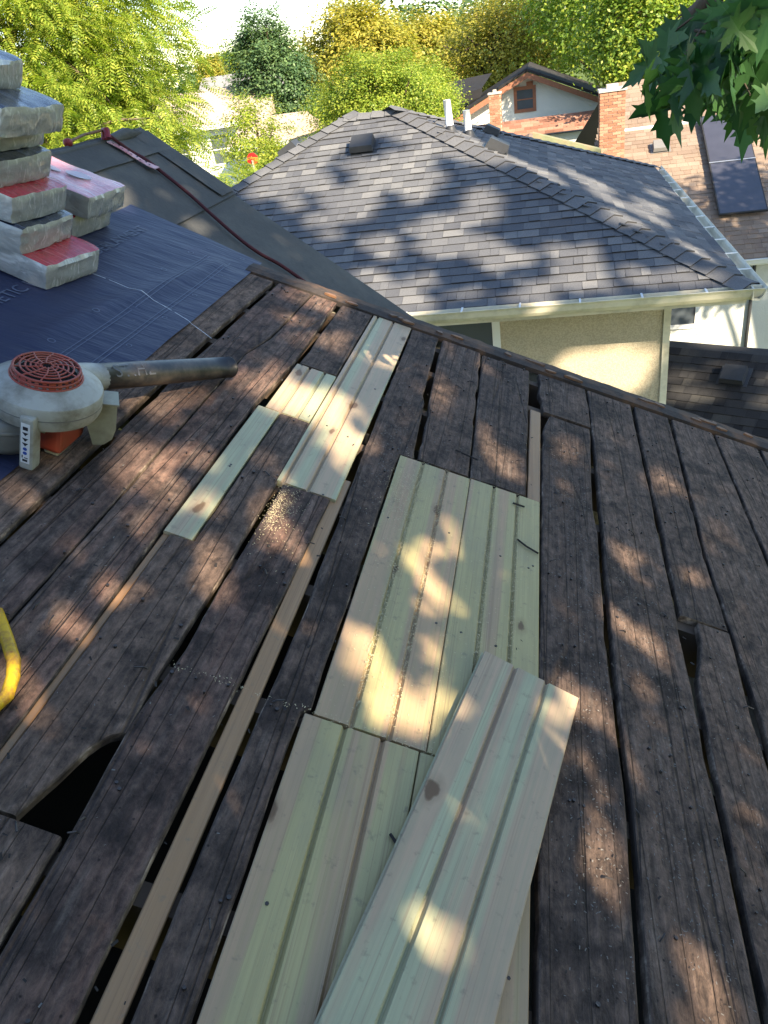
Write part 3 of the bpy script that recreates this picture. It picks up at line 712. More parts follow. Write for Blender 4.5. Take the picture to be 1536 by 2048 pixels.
# outlet and tube: towards the right and down to the deck
A = Vector((.005, .135, .165)); T1p = Vector((.290, .735, .046)); dirv = (T1p-A).normalized()
MB().tube([A-dirv*.03, A+dirv*.06, A+dirv*.10], [.052, .050, .046], 20).build('outlet_collar', M['bl_white'], bl, True)
tb = MB().tube([A+dirv*.07, A+dirv*.2, A+dirv*.35, T1p-dirv*.10, T1p], [.046, .0455, .0445, .042, .0415], 28)
tb.tube([T1p-dirv*.002, T1p+dirv*.001], [.043, .043], 28)
to = tb.build('blower_tube', M['bl_black'], bl, True)
MB().tube([T1p+dirv*.0005, T1p+dirv*.0022], [.037, .037], 24).build('tube_mouth', M['dark'], bl)
zz = Vector((0, 0, 1)); ax = dirv; sd_ = ax.cross(zz).normalized(); upv = sd_.cross(ax).normalized()
T, F = text_geo('STIHL', .060); V = []
for p in T:
    ang = rad(36)-(p.y-.02)/.0415*1.0        # wraps over the top of the tube
    c = A+dirv*(.12+p.x*1.05); V.append(c+(upv*math.cos(ang)+sd_*math.sin(-ang)*-1)*.0478)
tag(link('lettering', mesh('lettering', V, F), M['emboss'], to), kind='stuff')
# lower parts facing the camera
lo = MB(); lo.lathe([(.05, .005), (.082, .012), (.094, .035), (.096, .10), (.090, .125), (.05, .128)], 28, Matrix.Translation((-.075, -.062, 0))); lo.build('fuel_tank', M['bl_grey'], bl, True)
MB().lathe([(.0965, .088), (.0985, .092), (.0985, .098), (.0965, .102)], 28, Matrix.Translation((-.075, -.062, 0))).build('tank_rib', M['bl_grey'], bl, True)
MB().cbox((-.05, -.07, .02), (.085, .07, .122), .014).build('engine_shroud', M['bl_orange'], bl)
MB().cbox((.03, -.06, .004), (.075, .01, .045), .008).build('engine_foot', M['bl_cream'], bl)
fin = MB().cbox((.016, -.160, .004), (.056, -.118, .192), .009); fo = fin.build('handle_bar', M['bl_white'], bl)
b = MB(); prof = [(.085, .168), (.178, .168), (.180, .075), (.172, .035), (.150, .012), (.120, .008), (.112, .040), (.100, .085), (.088, .110)]
Rp = Matrix.Translation((.0, .02, 0)) @ Matrix.Rotation(rad(28), 4, 'Z') @ Matrix.Rotation(rad(90), 4, 'X'); b.prism(prof, -.035, .035, Rp); b.prism([(.080, .166), (.183, .166), (.183, .172), (.080, .172)], -.039, .039, Rp); b.build('stand_plate', M['bl_cream'], bl)
MB().lathe([(.01, .04), (.022, .045), (.026, .07), (.020, .085), (.01, .088)], 16, Matrix.Translation((.03, -.05, .04))).build('filler_cap', M['bl_cream'], bl, True)
def stick(x0, x1, y, z0, z1, mat, name='sticker', par=bl):
    return MB().box((x0, y-.0008, z0), (x1, y, z1)).build(name, mat, par)
st = stick(.023, .048, -.1605, .03, .172, M['white_print'])
b = MB(); yy = -.1622; sx = .0325
for k, z in enumerate((.155, .135, .115, .098)):
    if k == 0: b.box((sx-.004, yy, z-.006), (sx+.010, yy+.0005, z+.006))
    else: b.add([(sx-.006, yy, z+.006), (sx+.012, yy, z+.006), (sx+.003, yy, z-.006)], [(0, 1, 2)])
b.box((sx-.004, yy, .036), (sx+.010, yy+.0005, .044)); b.box((sx-.006, yy, .048), (sx-.003, yy+.0005, .058)); b.box((sx+.001, yy, .048), (sx+.011, yy+.0005, .051)); b.build('symbols', M['ink'], st, kind='stuff')
M['blue_ink'] = simple('blue_ink', (.02, .06, .30), .5, .1)
for z in (.082, .067): MB().add([(sx+.003+.006*math.cos(a), yy, z+.006*math.sin(a)) for a in np.linspace(0, 6.283, 15)[:-1]], [tuple(range(14))]).build('symbol', M['blue_ink'], st)
st2 = stick(-.105, -.048, -.1600, .050, .088, M['white_print'])
b = MB(); b.add([(-.076, -.1618, .054), (-.054, -.1618, .054), (-.065, -.1618, .074)], [(0, 1, 2)]); M['yel_ink'] = simple('yellow_ink', (.5, .38, .02), .5, .1); b.build('warning_triangle', M['yel_ink'], st2)
b = MB(); b.add([(-.0668, -.1625, .057), (-.0632, -.1625, .057), (-.065, -.1625, .068)], [(0, 1, 2)]); b.build('symbol', M['ink'], st2)

# --------------------------------------------------- yellow hose loop
P = [(-.64, 1.02), (-.585, .965), (-.548, .925), (-.528, .890), (-.515, .850), (-.522, .810), (-.55, .775), (-.61, .74), (-.70, .73), (-.80, .76), (-.90, .80)]
o = MB().tube([MH @ Vector((a, b_, .0135)) for a, b_ in P], .0125, 10).build('yellow_hose', M['yellow'], None, True)
tag(o, 'yellow hose loop lying on the old boards at the left edge', 'hose')

# --------------------------------------------------- roof anchor and its rope on the felt
an = empty('roof_anchor', FP(4.10, -1.60, .02)); tag(an, 'worn pink perforated metal roof anchor strap at the felt ridge', 'roof anchor')
def AL(p): return tuple(p-an.location)
V = []; F = []; n = 12
for i in range(n+1):
    t = i/n; u = 4.10+.045*t; v = -1.58+.26*t; hw = .021+.008*(t > .8)
    for s in (-1, 1): V.append(AL(FP(u+s*hw, v, .034+.012*t*t+.004*math.sin(6*t))))
for i in range(n): F.append((2*i, 2*i+1, 2*i+3, 2*i+2))
V += [(a, b_, c-.004) for a, b_, c in V]; q = 2*(n+1)
F += [tuple(i+q for i in f[::-1]) for f in F[:n]] + [(2*i, 2*i+2, 2*i+2+q, 2*i+q) for i in range(n)] + [(2*i+1, 2*i+1+q, 2*i+3+q, 2*i+3) for i in range(n)]
sp = link('strap_plate', mesh('strap_plate', V, F), M['anchor'], an)
b = MB()
for i in range(9):
    t = .10+.095*i; u = 4.10+.045*t+(.008 if i % 2 else -.008); v = -1.58+.26*t
    c = FP(u, v, .037+.012*t*t+.004*math.sin(6*t)); a1 = FP(1, 0)-FP(0, 0); a2 = FP(0, 1)-FP(0, 0)
    b.add([AL(c+a1*.005*math.cos(q_)+a2*.006*math.sin(q_)) for q_ in np.linspace(0, 6.283, 9)[:-1]], [tuple(range(8))])
b.build('strap_holes', M['ink'], sp, kind='stuff')
MB().tube([AL(FP(4.10, -1.60, .03)), AL(FP(4.10, -1.62, .07)), AL(FP(4.08, -1.60, .085)), AL(FP(4.06, -1.57, .06))], .017, 8).build('ring_knuckle', M['redmetal'], an, True)
MB().tube([AL(FP(4.09, -1.62, .07)), AL(FP(3.95, -1.64, .05)), AL(FP(3.82, -1.64, .03))], .007, 8).build('rod', M['drip'], an, True)
MB().lathe([(.008, -.02), (.02, -.013), (.023, 0), (.02, .013), (.008, .02)], 12, Matrix.Translation(AL(FP(3.80, -1.64, .025)))).build('knob', M['redmetal'], an, True)
P = []; RP = [(4.08, -1.60), (4.17, -1.50), (4.19, -1.40), (4.17, -1.285), (4.13, -1.115), (4.06, -.93), (4.00, -.745), (3.99, -.62), (4.02, -.49), (4.0, -.25), (3.95, 0), (3.9, .3)]
for i, (u, v) in enumerate(RP): P.append(FP(u, v, .030 if i else .07))
def smooth(P, k=6):
    out = []
    for i in range(len(P)-1):
        p0, p1, p2, p3 = P[max(i-1, 0)], P[i], P[i+1], P[min(i+2, len(P)-1)]
        for j in range(k):
            t = j/k; out.append(.5*((2*p1)+(p2-p0)*t+(2*p0-5*p1+4*p2-p3)*t*t+(3*p1-p0-3*p2+p3)*t**3))
    return out+[P[-1]]
o = MB().tube(smooth([Vector(p) for p in P]), .0095, 8).build('safety_rope', M['rope'], None, True); tag(o, 'dark red safety rope running down the felt from the ridge anchor', 'rope')

# ================================================================= NEIGHBOUR: grey hip roof, tan stucco
PH = rad(23.5); TP = math.tan(PH)
NX1, NY0, NZ = 1.99, 8.31, H-2.48; NW, ND = 8.9, 8.1
NX0, NY1 = NX1-NW, NY0+ND
nb = empty('hip_roof_house', ((NX0+NX1)/2, (NY0+NY1)/2, 0)); tag(nb, 'tan stucco house with a grey shingled hip roof right behind our roof edge', 'house')
def NL(p): return (p[0]-nb.location.x, p[1]-nb.location.y, p[2])
rz = NZ+ND/2*TP; RA = (NX0+ND/2, NY0+ND/2, rz); RB = (NX1-ND/2, NY0+ND/2, rz)
c = [(NX0, NY0, NZ), (NX1, NY0, NZ), (NX1, NY1, NZ), (NX0, NY1, NZ)]
rf = MB().add([NL(p) for p in c+[RA, RB]], [(0, 1, 5, 4), (1, 2, 5), (2, 3, 4, 5), (3, 0, 4)]).build('roof', M['roofbase'], nb)
EX = .143; CP, SP_ = math.cos(PH), math.sin(PH)
def shingle_mesh(wd, t, dep=.15):
    return mesh('shingle', [(0, 0, .001), (wd, 0, .001), (wd, dep, .0), (0, dep, .0), (0, 0, t), (wd, 0, t), (wd, dep, .004), (0, dep, .004)],
                [(4, 5, 6, 7), (0, 1, 5, 4), (1, 2, 6, 5), (3, 0, 4, 7)])
SW = (.10, .13, .16, .20, .25); SM = {}
for wd in SW:
    for t in (.010, .015): m_ = shingle_mesh(wd-.003, t*1.5); m_.materials.append(M['shg']); m_.materials.append(M['butt']); m_.polygons[1].material_index = 1; SM[(wd, t)] = m_
def cover(face):                           # yields (a, b, width, t) in face coordinates: a along eave, b up slope
    out = []; row = 0; b = 0.
    wtot = NW if face == 'front' else ND
    while b < ND/2/CP-.06:
        a = -random.uniform(0, .3); top = wtot-b*CP*2*0
        while a < wtot:
            wd = random.choice(SW)
            mid = a+wd/2; inset = b*CP
            if inset-.03 < a and a+wd < wtot-inset+.03: out.append((a, b, wd, random.choice((.010, .010, .015))))
            a += wd
        b += EX; row += 1
    return out
Rfront = Matrix(((-1, 0, 0), (0, CP, SP_), (0, SP_, -CP)))   # unused handedness helper
def front_M(a, b): # local x = +X, y = up slope
    R = Matrix(((1, 0, 0), (0, CP, -SP_), (0, SP_, CP))).to_4x4()
    return Matrix.Translation(NL((NX0+a, NY0+b*CP, NZ+b*SP_))) @ R
def right_M(a, b): # along +Y from the front corner, up slope towards -X
    R = Matrix(((0, -CP, SP_), (1, 0, 0), (0, SP_, CP))).to_4x4()
    return Matrix.Translation(NL((NX1-b*CP, NY0+a, NZ+b*SP_))) @ R
fs = cover('front'); fs.sort(key=lambda s: ((NX0+s[0])**2+(NY0+s[1]*CP)**2) if (NX0+s[0]) > -4.6+.55*s[1]*0 and (NX0+s[0]) > -1.9-s[1]*.62 else 1e9)
for s_ in fs[:300]:
    o = link('shingle', SM[(s_[2], s_[3])], None, rf); Mx = front_M(s_[0], s_[1]); o.matrix_local = Mx
b = MB()
def add_me(b, me, Mx): b.add([v.co for v in me.vertices], [tuple(p.vertices) for p in me.polygons], Mx)
fb = MB()
for s_ in fs[300:]: add_me(b, SM[(s_[2], s_[3])], front_M(s_[0], s_[1]))
for s_ in cover('right'): add_me(b, SM[(s_[2], s_[3])], right_M(s_[0], s_[1]))
o = b.build('shingle_field', M['shg'], rf, kind='stuff'); o.data.materials.append(M['butt']); o.data.polygons.foreach_set('material_index', [1 if i % 4 == 1 else 0 for i in range(len(o.data.polygons))])
# hip and ridge caps: folded shingles overlapping upwards
def caps(P0, P1, n1, n2, wd=.17, ex=.205):
    P0, P1 = Vector(P0), Vector(P1); d = (P1-P0); ln = d.length; d.normalize(); n1, n2 = Vector(n1), Vector(n2); up = (n1+n2).normalized()
    s1 = d.cross(n1).normalized(); s2 = -d.cross(n2).normalized()
    if s1.dot(n2) > 0: s1 = -s1
    if s2.dot(n1) > 0: s2 = -s2
    l = ex*1.12; th = .018
    V = []
    for t, lift in ((0, .040), (l, .022)):
        c_ = up*lift; V += [d*t+s1*wd+n1*(lift), d*t+c_+up*.002, d*t+s2*wd+n2*(lift)]
    V += [v-up*th for v in V[:3]]
    me = mesh('cap_shingle', V, [(0, 1, 4, 3), (1, 2, 5, 4), (6, 7, 1, 0), (7, 8, 2, 1)]); me.materials.append(M['shcap']); me.materials.append(M['butt']); me.polygons[2].material_index = 1; me.polygons[3].material_index = 1
    k = int(ln/ex)
    for i in range(k+1):
        o = link('cap_shingle', me, None, rf); o.location = NL(P0+d*(ex*i))
nF, nR, nL_, nB = (0, -SP_, CP), (SP_, 0, CP), (-SP_, 0, CP), (0, SP_, CP)
caps((NX1, NY0, NZ+.0), RB, nF, nR); caps((NX0, NY0, NZ), RA, nF, nL_); caps((NX1, NY1, NZ), RB, nB, nR); caps(RA, RB, nF, nB)
# roof louvres, pipes
def louvre(M4, mat, par, name='roof_vent', s=1.):
    b = MB(); b.box((-.21*s, -.02*s, .012), (.21*s, .34*s, .018), M4)
    b.add([(-.16*s, .02*s, .02), (.16*s, .02*s, .02), (.16*s, .30*s, .02), (-.16*s, .30*s, .02), (-.155*s, -.01*s, .13*s), (.155*s, -.01*s, .13*s), (.15*s, .26*s, .15*s), (-.15*s, .26*s, .15*s),
           (-.165*s, -.02*s, .05*s), (.165*s, -.02*s, .05*s)], [(4, 5, 6, 7), (8, 9, 5, 4), (0, 1, 9, 8), (1, 2, 6, 5, 9), (3, 0, 8, 4, 7), (2, 3, 7, 6)], M4)
    return b.build(name, mat, par)
fa = lambda X, b_: front_M(X-NX0, b_)
louvre(fa(-2.47, 3.36), M['vent'], rf)
louvre(right_M(3.35, 2.75), M['vent'], rf); louvre(right_M(4.9, 2.95), M['vent'], rf, s=.8)
louvre(Matrix.Translation(NL((NX0+3.05, NY0+4.0, NZ+3.05*TP))) @ Matrix(((0, CP, -SP_), (-1, 0, 0), (0, SP_, CP))).to_4x4(), M['vent'], rf)
for (x, y, h_) in ((-1.30, 12.05, .40), (-1.06, 12.25, .33)):
    zb = NZ+(NX1-x)*TP-.05
    Q = [NL((x, y, min(zb, rz))), NL((x-.02, y, min(zb, rz)+h_+.05))]
    MB().tube(Q, .052, 16).build('vent_pipe', M['pvc'], rf, True)
    MB().lathe([(.14, 0), (.10, .03), (.062, .10), (.054, .13)], 16, Matrix.Translation(Q[0])).build('pipe_boot', M['vent'], rf, True)
# gutters, fascia, soffit, walls
OV = .65
def gutter(P0, P1, out):
    P0, P1, out = Vector(P0), Vector(P1), Vector(out); prof = [(-.02, .0), (-.02, -.115), (.055, -.125), (.085, -.085), (.105, -.03), (.125, .0), (.118, .004), (.098, -.02), (.078, -.075), (.05, -.105), (-.005, -.098), (-.005, .0)]
    V = []; k = len(prof)
    for P in (P0, P1): V += [P+out*x+Vector((0, 0, z)) for x, z in prof]
    return V, [(i, (i+1) % k, k+(i+1) % k, k+i) for i in range(k)]+[tuple(range(k)), tuple(range(k, 2*k))[::-1]]
V, F = gutter((NX0, NY0-.02, NZ+.012), (NX1+.11, NY0-.02, NZ+.012), (0, -1, 0)); MB().add([NL(v) for v in V], F).build('gutter', M['trim'], nb)
V, F = gutter((NX1+.02, NY0-.13, NZ+.010), (NX1+.02, NY1, NZ+.010), (1, 0, 0)); MB().add([NL(v) for v in V], F).build('gutter', M['trim'], nb)
b = MB()
for x in np.arange(NX0+.4, NX1, .62): b.box(NL((x, NY0-.145, NZ+.008)), NL((x+.02, NY0+.03, NZ+.018)))
for y in np.arange(NY0+.6, NY1, .7): b.box(NL((NX1-.03, y, NZ+.006)), NL((NX1+.14, y+.02, NZ+.016)))
b.build('gutter_hanger', M['white'], nb, kind='stuff')
MB().box(NL((NX0+.02, NY0+.002, NZ-.155)), NL((NX1-.02, NY1-.02, NZ-.135))).build('soffit', M['trim'], nb)
MB().box(NL((NX0+.02, NY0, NZ-.17)), NL((NX1-.02, NY0+.025, NZ-.012))).build('fascia', M['trim'], nb)
wx0, wx1, wy0, wy1 = NX0+OV, NX1-OV-.02, NY0+OV, NY1-OV
MB().box(NL((wx0, wy0, 0)), NL((wx1, wy1, NZ-.156))).build('wall', M['stucco'], nb)
MB().box(NL((wx0, wy0-.022, NZ-.34)), NL((wx1, wy0-.002, NZ-.157))).build('frieze_board', M['trim'], nb)
b = MB(); b.box(NL((wx1-.055, wy0-.024, .3)), NL((wx1+.022, wy0-.0025, NZ-.345))); b.build('corner_board', M['trim'], nb)
def window(par, loc, x0, x1, y, z0, z1, fm, sash=True, tw=.07):
    """window on a wall facing -Y at y, par-local frame offset loc"""
    def q(p): return (p[0]-loc[0], p[1]-loc[1], p[2]-loc[2])
    b = MB()
    for a_, b_ in (((x0-tw, y-.03, z0-tw), (x0, y, z1+tw)), ((x1, y-.03, z0-tw), (x1+tw, y, z1+tw)), ((x0, y-.03, z1), (x1, y, z1+tw)), ((x0, y-.045, z0-tw), (x1, y, z0))): b.box(q(a_), q(b_))
    wo = b.build('window', fm, par)
    MB().box(q((x0, y-.012, z0)), q((x1, y-.004, z1))).build('pane', M['glass'], wo)
    if sash: MB().box(q((x0, y-.022, (z0+z1)/2-.02)), q((x1, y-.013, (z0+z1)/2+.02))).build('sash', fm, wo)
    return wo
nbl = tuple(nb.location)
window(nb, nbl, -1.75, -.66, wy0-.001, NZ-1.6, NZ-.345, M['white'], True, .09)

# ================================================================= low black garage roof to the right of it
g0 = Vector((1.45, 12.25, H-4.35)); gd = Vector((1.29, -.635, 0)).normalized(); gn = Vector((gd.y, -gd.x, 0)); gn = gn if gn.y < 0 else -gn
gar = empty('garage', (3.6, 11.2, 0)); tag(gar, 'low garage with a black shingled roof at the right edge', 'garage')
gl = gar.location
ru = g0-gd*.1; rv = g0+gd*6.5; dn_ = gn*1.95+Vector((0, 0, -.95))
V = [ru, rv, rv+dn_, ru+dn_, rv-gn*1.9+Vector((0, 0, -.95)), ru-gn*1.9+Vector((0, 0, -.95))]
MB().add([v-gl for v in V], [(0, 3, 2, 1), (0, 1, 4, 5)]).build('roof', M['roofbase'], gar)
b = MB(); ln = dn_.length; dd = dn_.normalized(); up_ = gd.cross(-dd); up_ = up_ if up_.z > 0 else -up_
for r in range(int(ln/.145)):
    a = -.1
    while a < 5.2:
        wd = random.choice(SW); p = ru+gd*(a+.1)+dd*(ln-r*.145)-gl
        e1, e2 = gd*(wd-.004), -dd*.15; t = random.choice((.012, .018))
        b.add([p+up_*.002, p+e1+up_*.002, p+e1+up_*t, p+up_*t, p+e2+up_*.006, p+e1+e2+up_*.006], [(0, 1, 2, 3), (3, 2, 5, 4)]); a += wd
b.build('shingle_field', M['shd'], gar, kind='stuff')
wq = [ru+dn_*.9, rv+dn_*.9, rv-gn*1.7, ru-gn*1.7]
b = MB(); b.add([Vector((p.x, p.y, 0))-gl for p in wq]+[Vector((p.x, p.y, H-5.32))-gl for p in wq], [(0, 1, 5, 4), (1, 2, 6, 5), (2, 3, 7, 6), (3, 0, 4, 7)]); b.build('wall', M['trim'], gar)
b = MB(); b.tube([ru+dn_-gl+Vector((0, 0, -.03)), rv+dn_-gl+Vector((0, 0, -.03))], .055, 8); b.build('gutter', M['trim'], gar)
Mv = Matrix.Translation(ru+gd*1.62+dd*.75-gl) @ Matrix((gd, -dd, up_)).transposed().to_4x4(); louvre(Mv, M['vent'], gar)

# ================================================================= brown-roofed white house with chimney and solar panel
BP = rad(27.5); BZ = H-4.52; BY = 17.05; BX0, BX1 = .80, 5.15; BR = 6.75
br = empty('brown_roof_house', (2.9, 20.5, 0)); tag(br, 'white house with a brown shingled roof and a tall brick chimney at right', 'house')
bl_ = br.location
def BW(x, s, w=0.): return Vector((x, BY+s*math.cos(BP)-w*math.sin(BP), BZ+s*math.sin(BP)+w*math.cos(BP)))-bl_
bxl = lambda s: .30+.20*s
MB().add([BW(bxl(0), 0, -.05), BW(BX1, 0, -.05), BW(BX1, BR, -.05), BW(bxl(BR), BR, -.05), BW(bxl(0), 0), BW(BX1, 0), BW(BX1, BR), BW(bxl(BR), BR), BW(bxl(0), BR)+Vector((0, 5.5, -2.8)), BW(BX1, BR)+Vector((0, 5.5, -2.8))],
         [(0, 1, 5, 4), (1, 2, 6, 5), (4, 5, 6, 7), (3, 0, 4, 7), (7, 6, 9, 8)]).build('roof', M['roofbase'], br)
def field(par, PW, x0, x1, s0, s1, mat, ex=.143, name='shingle_field', wds=(.14, .19, .25, .32), th=(.010, .018)):
    b = MB(); s = s0
    x00 = x0
    while s < s1:
        x0 = x00(s) if callable(x00) else x00
        a = x0-random.uniform(0, .2)
        while a < x1:
            wd = random.choice(wds); A_, B_ = max(a, x0), min(a+wd-.004, x1); t = random.choice(th); a += wd
            if B_-A_ < .02: continue
            b.add([PW(A_, s, .002), PW(B_, s, .002), PW(B_, s, t), PW(A_, s, t), PW(A_, s+ex+.01, .005), PW(B_, s+ex+.01, .005)], [(0, 1, 2, 3), (3, 2, 5, 4)])
        s += ex
    return b.build(name, mat, par, kind='stuff')
field(br, BW, bxl, BX1, 0, 4.70, M['shb']); field(br, BW, bxl, BX1, 4.78, BR, M['shb'], .18)
MB().add([BW(1.6, 4.70, .03), BW(BX1, 4.70, .03), BW(BX1, 4.77, .035), BW(1.6, 4.77, .035), BW(1.6, 4.70, .0), BW(BX1, 4.70, 0)], [(0, 1, 2, 3), (4, 5, 1, 0)]).build('ridge_flashing', M['white'], br)
louvre(Matrix.Translation(BW(2.62, 3.75)) @ Matrix(((1, 0, 0), (0, math.cos(BP), -math.sin(BP)), (0, math.sin(BP), math.cos(BP)))).to_4x4(), M['tanvent'], br, s=1.05)
V, F = gutter((BX0, BY, BZ), (BX1, BY, BZ), (0, -1, 0)); MB().add([Vector(v)-bl_ for v in V], F).build('gutter', M['white'], br)
MB().box(Vector((BX0+.1, BY+.45, 0))-bl_, Vector((BX1-.1, BY+9, BZ-.13))-bl_).build('wall', M['white_stucco'], br)
MB().box(Vector((BX0, BY+.01, BZ-.13))-bl_, Vector((BX1, BY+.5, BZ-.10))-bl_).build('soffit', M['trim'], br)
window(br, tuple(bl_), 2.62, 3.12, BY+.449, H-5.95, H-5.45, M['white'], False, .09)
MB().tube([Vector((4.22, BY+.40, .2))-bl_, Vector((4.22, BY+.40, BZ-.14))-bl_], .035, 8).build('downspout', M['vent'], br)
rp = empty('red_post', (3.42, 15.9, H-6.6)); tag(rp, 'red brown wooden post rising behind the garage roof', 'post')
MB().cbox((-.09, -.06, -.9), (.02, .06, .62), .01).build('post', M['orangewood'], rp); MB().cbox((.06, -.05, -.9), (.17, .05, .30), .01).build('rail_post', M['orangewood'], rp); MB().box((.05, -.06, .30), (.20, .06, .34)).build('cap', M['dark'], rp)
def chimney(par, off, x0, x1, y0, y1, z0, z1, single, cap=True, bh=.062, bw=.19, gap=.011):
    q = lambda p: tuple(Vector(p)-off)
    core = MB().box(q((x0+.012, y0+.012, z0)), q((x1-.012, y1-.012, z1-.02))).build('chimney', M['mortar'], par)
    brick_me = mesh('brick', MB().box((0, 0, 0), (1, 1, 1)).V, MB().box((0, 0, 0), (1, 1, 1)).F); brick_me.materials.append(M['brick'])
    stuff = MB(); z = z0; r = 0; nob = 0
    while z < z1-bh:
        for side in ('f', 'r', 'l'):
            lo, hi = (x0, x1) if side == 'f' else (y0+.05, y1)
            a = lo-(bw/2 if r % 2 else 0)
            while a < hi-.01:
                A_, B_ = max(a, lo), min(a+bw-gap, hi); a += bw
                if B_-A_ < .03: continue
                pr_ = random.uniform(-.003, .004); j = .008 if z > z1-.16 else 0
                if side == 'f': p, d = (A_, y0-pr_-j, z), (B_-A_, .05, bh-gap)
                elif side == 'r': p, d = (x1-.05+pr_+j, A_, z), (.05, B_-A_, bh-gap)
                else: p, d = (x0-pr_-j, A_, z), (.05, B_-A_, bh-gap)
                if single and side == 'f' and nob < 300:
                    o = link('brick', brick_me, None, core); o.location = q(p); o.scale = d; nob += 1
                else: stuff.box(q(p), tuple(Vector(q(p))+Vector(d)))
        z += bh; r += 1
    stuff.build('brick_courses', M['brick'], core, kind='stuff')
    if cap: MB().cbox(q((x0-.03, y0-.03, z1)), q((x1+.03, y1+.03, z1+.06)), .01).build('chimney_cap', M['concrete'], core); MB().box(q((x0+.15, y0+.12, z1+.06)), q((x1-.15, y1-.12, z1+.14))).build('flue', M['mortar'], core)
chimney(br, bl_, 1.22, 1.77, 20.0, 20.5, H-3.3, H-1.37, True)
# solar panel
sp_ = empty('solar_panel', Vector((4.03, BY+1.25*math.cos(BP)+.9, BZ+1.2))); tag(sp_, 'pair of black solar panels on the brown roof at the right edge', 'solar panel')
def SPP(x, s, w_): return tuple(BW(x, s, w_)+bl_-sp_.location)
for s0, s1 in ((1.25, 2.97), (3.0, 4.72)):
    P = [(3.56, s0), (4.52, s0), (4.52, s1), (3.56, s1)]
    MB().add([SPP(x, s, .10) for x, s in P]+[SPP(x, s, .145) for x, s in P], [(3, 2, 1, 0), (0, 1, 5, 4), (1, 2, 6, 5), (2, 3, 7, 6), (3, 0, 4, 7), (4, 5, 6, 7)]).build('panel_frame', M['pframe'], sp_)
    MB().add([SPP(x, s, .148) for x, s in ((3.585, s0+.025), (4.495, s0+.025), (4.495, s1-.025), (3.585, s1-.025))], [(0, 1, 2, 3)]).build('cell_glass', M['panel'], sp_)
MB().add([SPP(3.56, 2.965, .152), SPP(4.52, 2.965, .152), SPP(4.52, 3.005, .152), SPP(3.56, 3.005, .152)], [(0, 1, 2, 3)]).build('clamp_rail', M['rail'], sp_)
b = MB()
for s in (1.7, 2.6, 3.4, 4.3):
    for x in (3.7, 4.38): b.tube([SPP(x, s, 0), SPP(x, s, .10)], .02, 6)
b.build('mount_foot', M['rail'], sp_)

# ================================================================= far gable house with orange eaves and reddish lower roof
GD = 34.0; k_ = GD/26.
gh = empty('gable_house', (-.6, GD+3, 0)); tag(gh, 'white gabled house with dark roof and orange eaves beyond the grey roof', 'house'); go_ = gh.location
px_, pz = -.6, H-.95*k_; hw = 3.6; zb = pz-hw*.44
def GL(x, y, z): return tuple(Vector((x, y, z))-go_)
MB().add([GL(px_-hw, GD, 0), GL(px_+hw, GD, 0), GL(px_+hw, GD, zb-.15), GL(px_, GD, pz-.15), GL(px_-hw, GD, zb-.15), GL(px_-hw, GD+7, 0), GL(px_+hw, GD+7, 0), GL(px_+hw, GD+7, zb-.15), GL(px_-hw, GD+7, zb-.15)],
         [(0, 1, 2, 3, 4), (1, 6, 7, 2), (5, 0, 4, 8)]).build('wall', M['white_stucco'], gh)
for s, nm in ((-1, 'roof'), (1, 'roof')):
    e = hw+.45; A_ = (px_, GD-.5, pz); B_ = (px_+s*e, GD-.5, pz-e*.44)
    V = [A_, B_, (B_[0], GD+7, B_[2]), (A_[0], GD+7, A_[2])]; V += [(x, y, z+.10) for x, y, z in V]
    MB().add([GL(*v) for v in V], [(0, 1, 2, 3), (4, 7, 6, 5), (0, 4, 5, 1), (1, 5, 6, 2)]).build('roof', M['shd'], gh)
    V = [(px_, GD-.53, pz-.22), (px_+s*e, GD-.53, pz-e*.44-.22), (px_+s*e, GD-.53, pz-e*.44-.02), (px_, GD-.53, pz-.02)]; V += [(x, y+.5, z) for x, y, z in V]
    MB().add([GL(*v) for v in V], [(0, 1, 2, 3), (0, 4, 5, 1)]).build('barge_board', M['orangewood'], gh)
window(gh, tuple(go_), px_-.42, px_+.18, GD-.002, H-1.92*k_, H-1.42*k_, M['orangewood'], True, .12)
MB().box(GL(px_-.05, GD-.03, pz-.62), GL(px_+.2, GD-.002, pz-.36)).build('attic_vent', M['orangewood'], gh)
# dark wing roof at its left
V = [(-4.7, GD+1.0, H-1.55*k_), (-2.4, GD+1.0, H-1.30*k_+.05), (-2.2, GD+5, H-1.0*k_), (-4.4, GD+5, H-1.1*k_)]; V += [(x, y, z-.3) for x, y, z in V]
MB().add([GL(*v) for v in V], [(0, 1, 2, 3), (0, 4, 5, 1), (3, 7, 4, 0)]).build('wing_roof', M['shd'], gh)
MB().box(GL(-4.5, GD+1.3, 0), GL(-2.4, GD+4.5, H-1.9*k_)).build('wing_wall', M['white_stucco'], gh)
def RW(x, s, w=0.): return Vector((x, GD-3.2+s*.93, H-3.15+s*.37+w))-go_
MB().add([RW(-3.9, 0), RW(3.0, 0), RW(3.0, 1.2), RW(-2.9, 1.2)], [(0, 1, 2, 3)]).build('lower_roof', M['roofbase'], gh)
bb = MB()
for i in range(6):
    s = i*.2; x = -3.8+s*.8
    while x < 2.9:
        wd = random.uniform(.2, .45); bb.add([RW(x, s, .004), RW(x+wd, s, .004), RW(x+wd, s, .03), RW(x, s, .03), RW(x, s+.21, .01), RW(x+wd, s+.21, .01)], [(0, 1, 2, 3), (3, 2, 5, 4)]); x += wd+.005
bb.build('shingle_field', M['shr'], gh, kind='stuff')
MB().box(tuple(RW(-3.9, 0)+Vector((.2, .4, -4.2))), tuple(RW(3.0, 0)+Vector((-.2, 2.9, -.1)))).build('lower_wall', M['white_stucco'], gh)
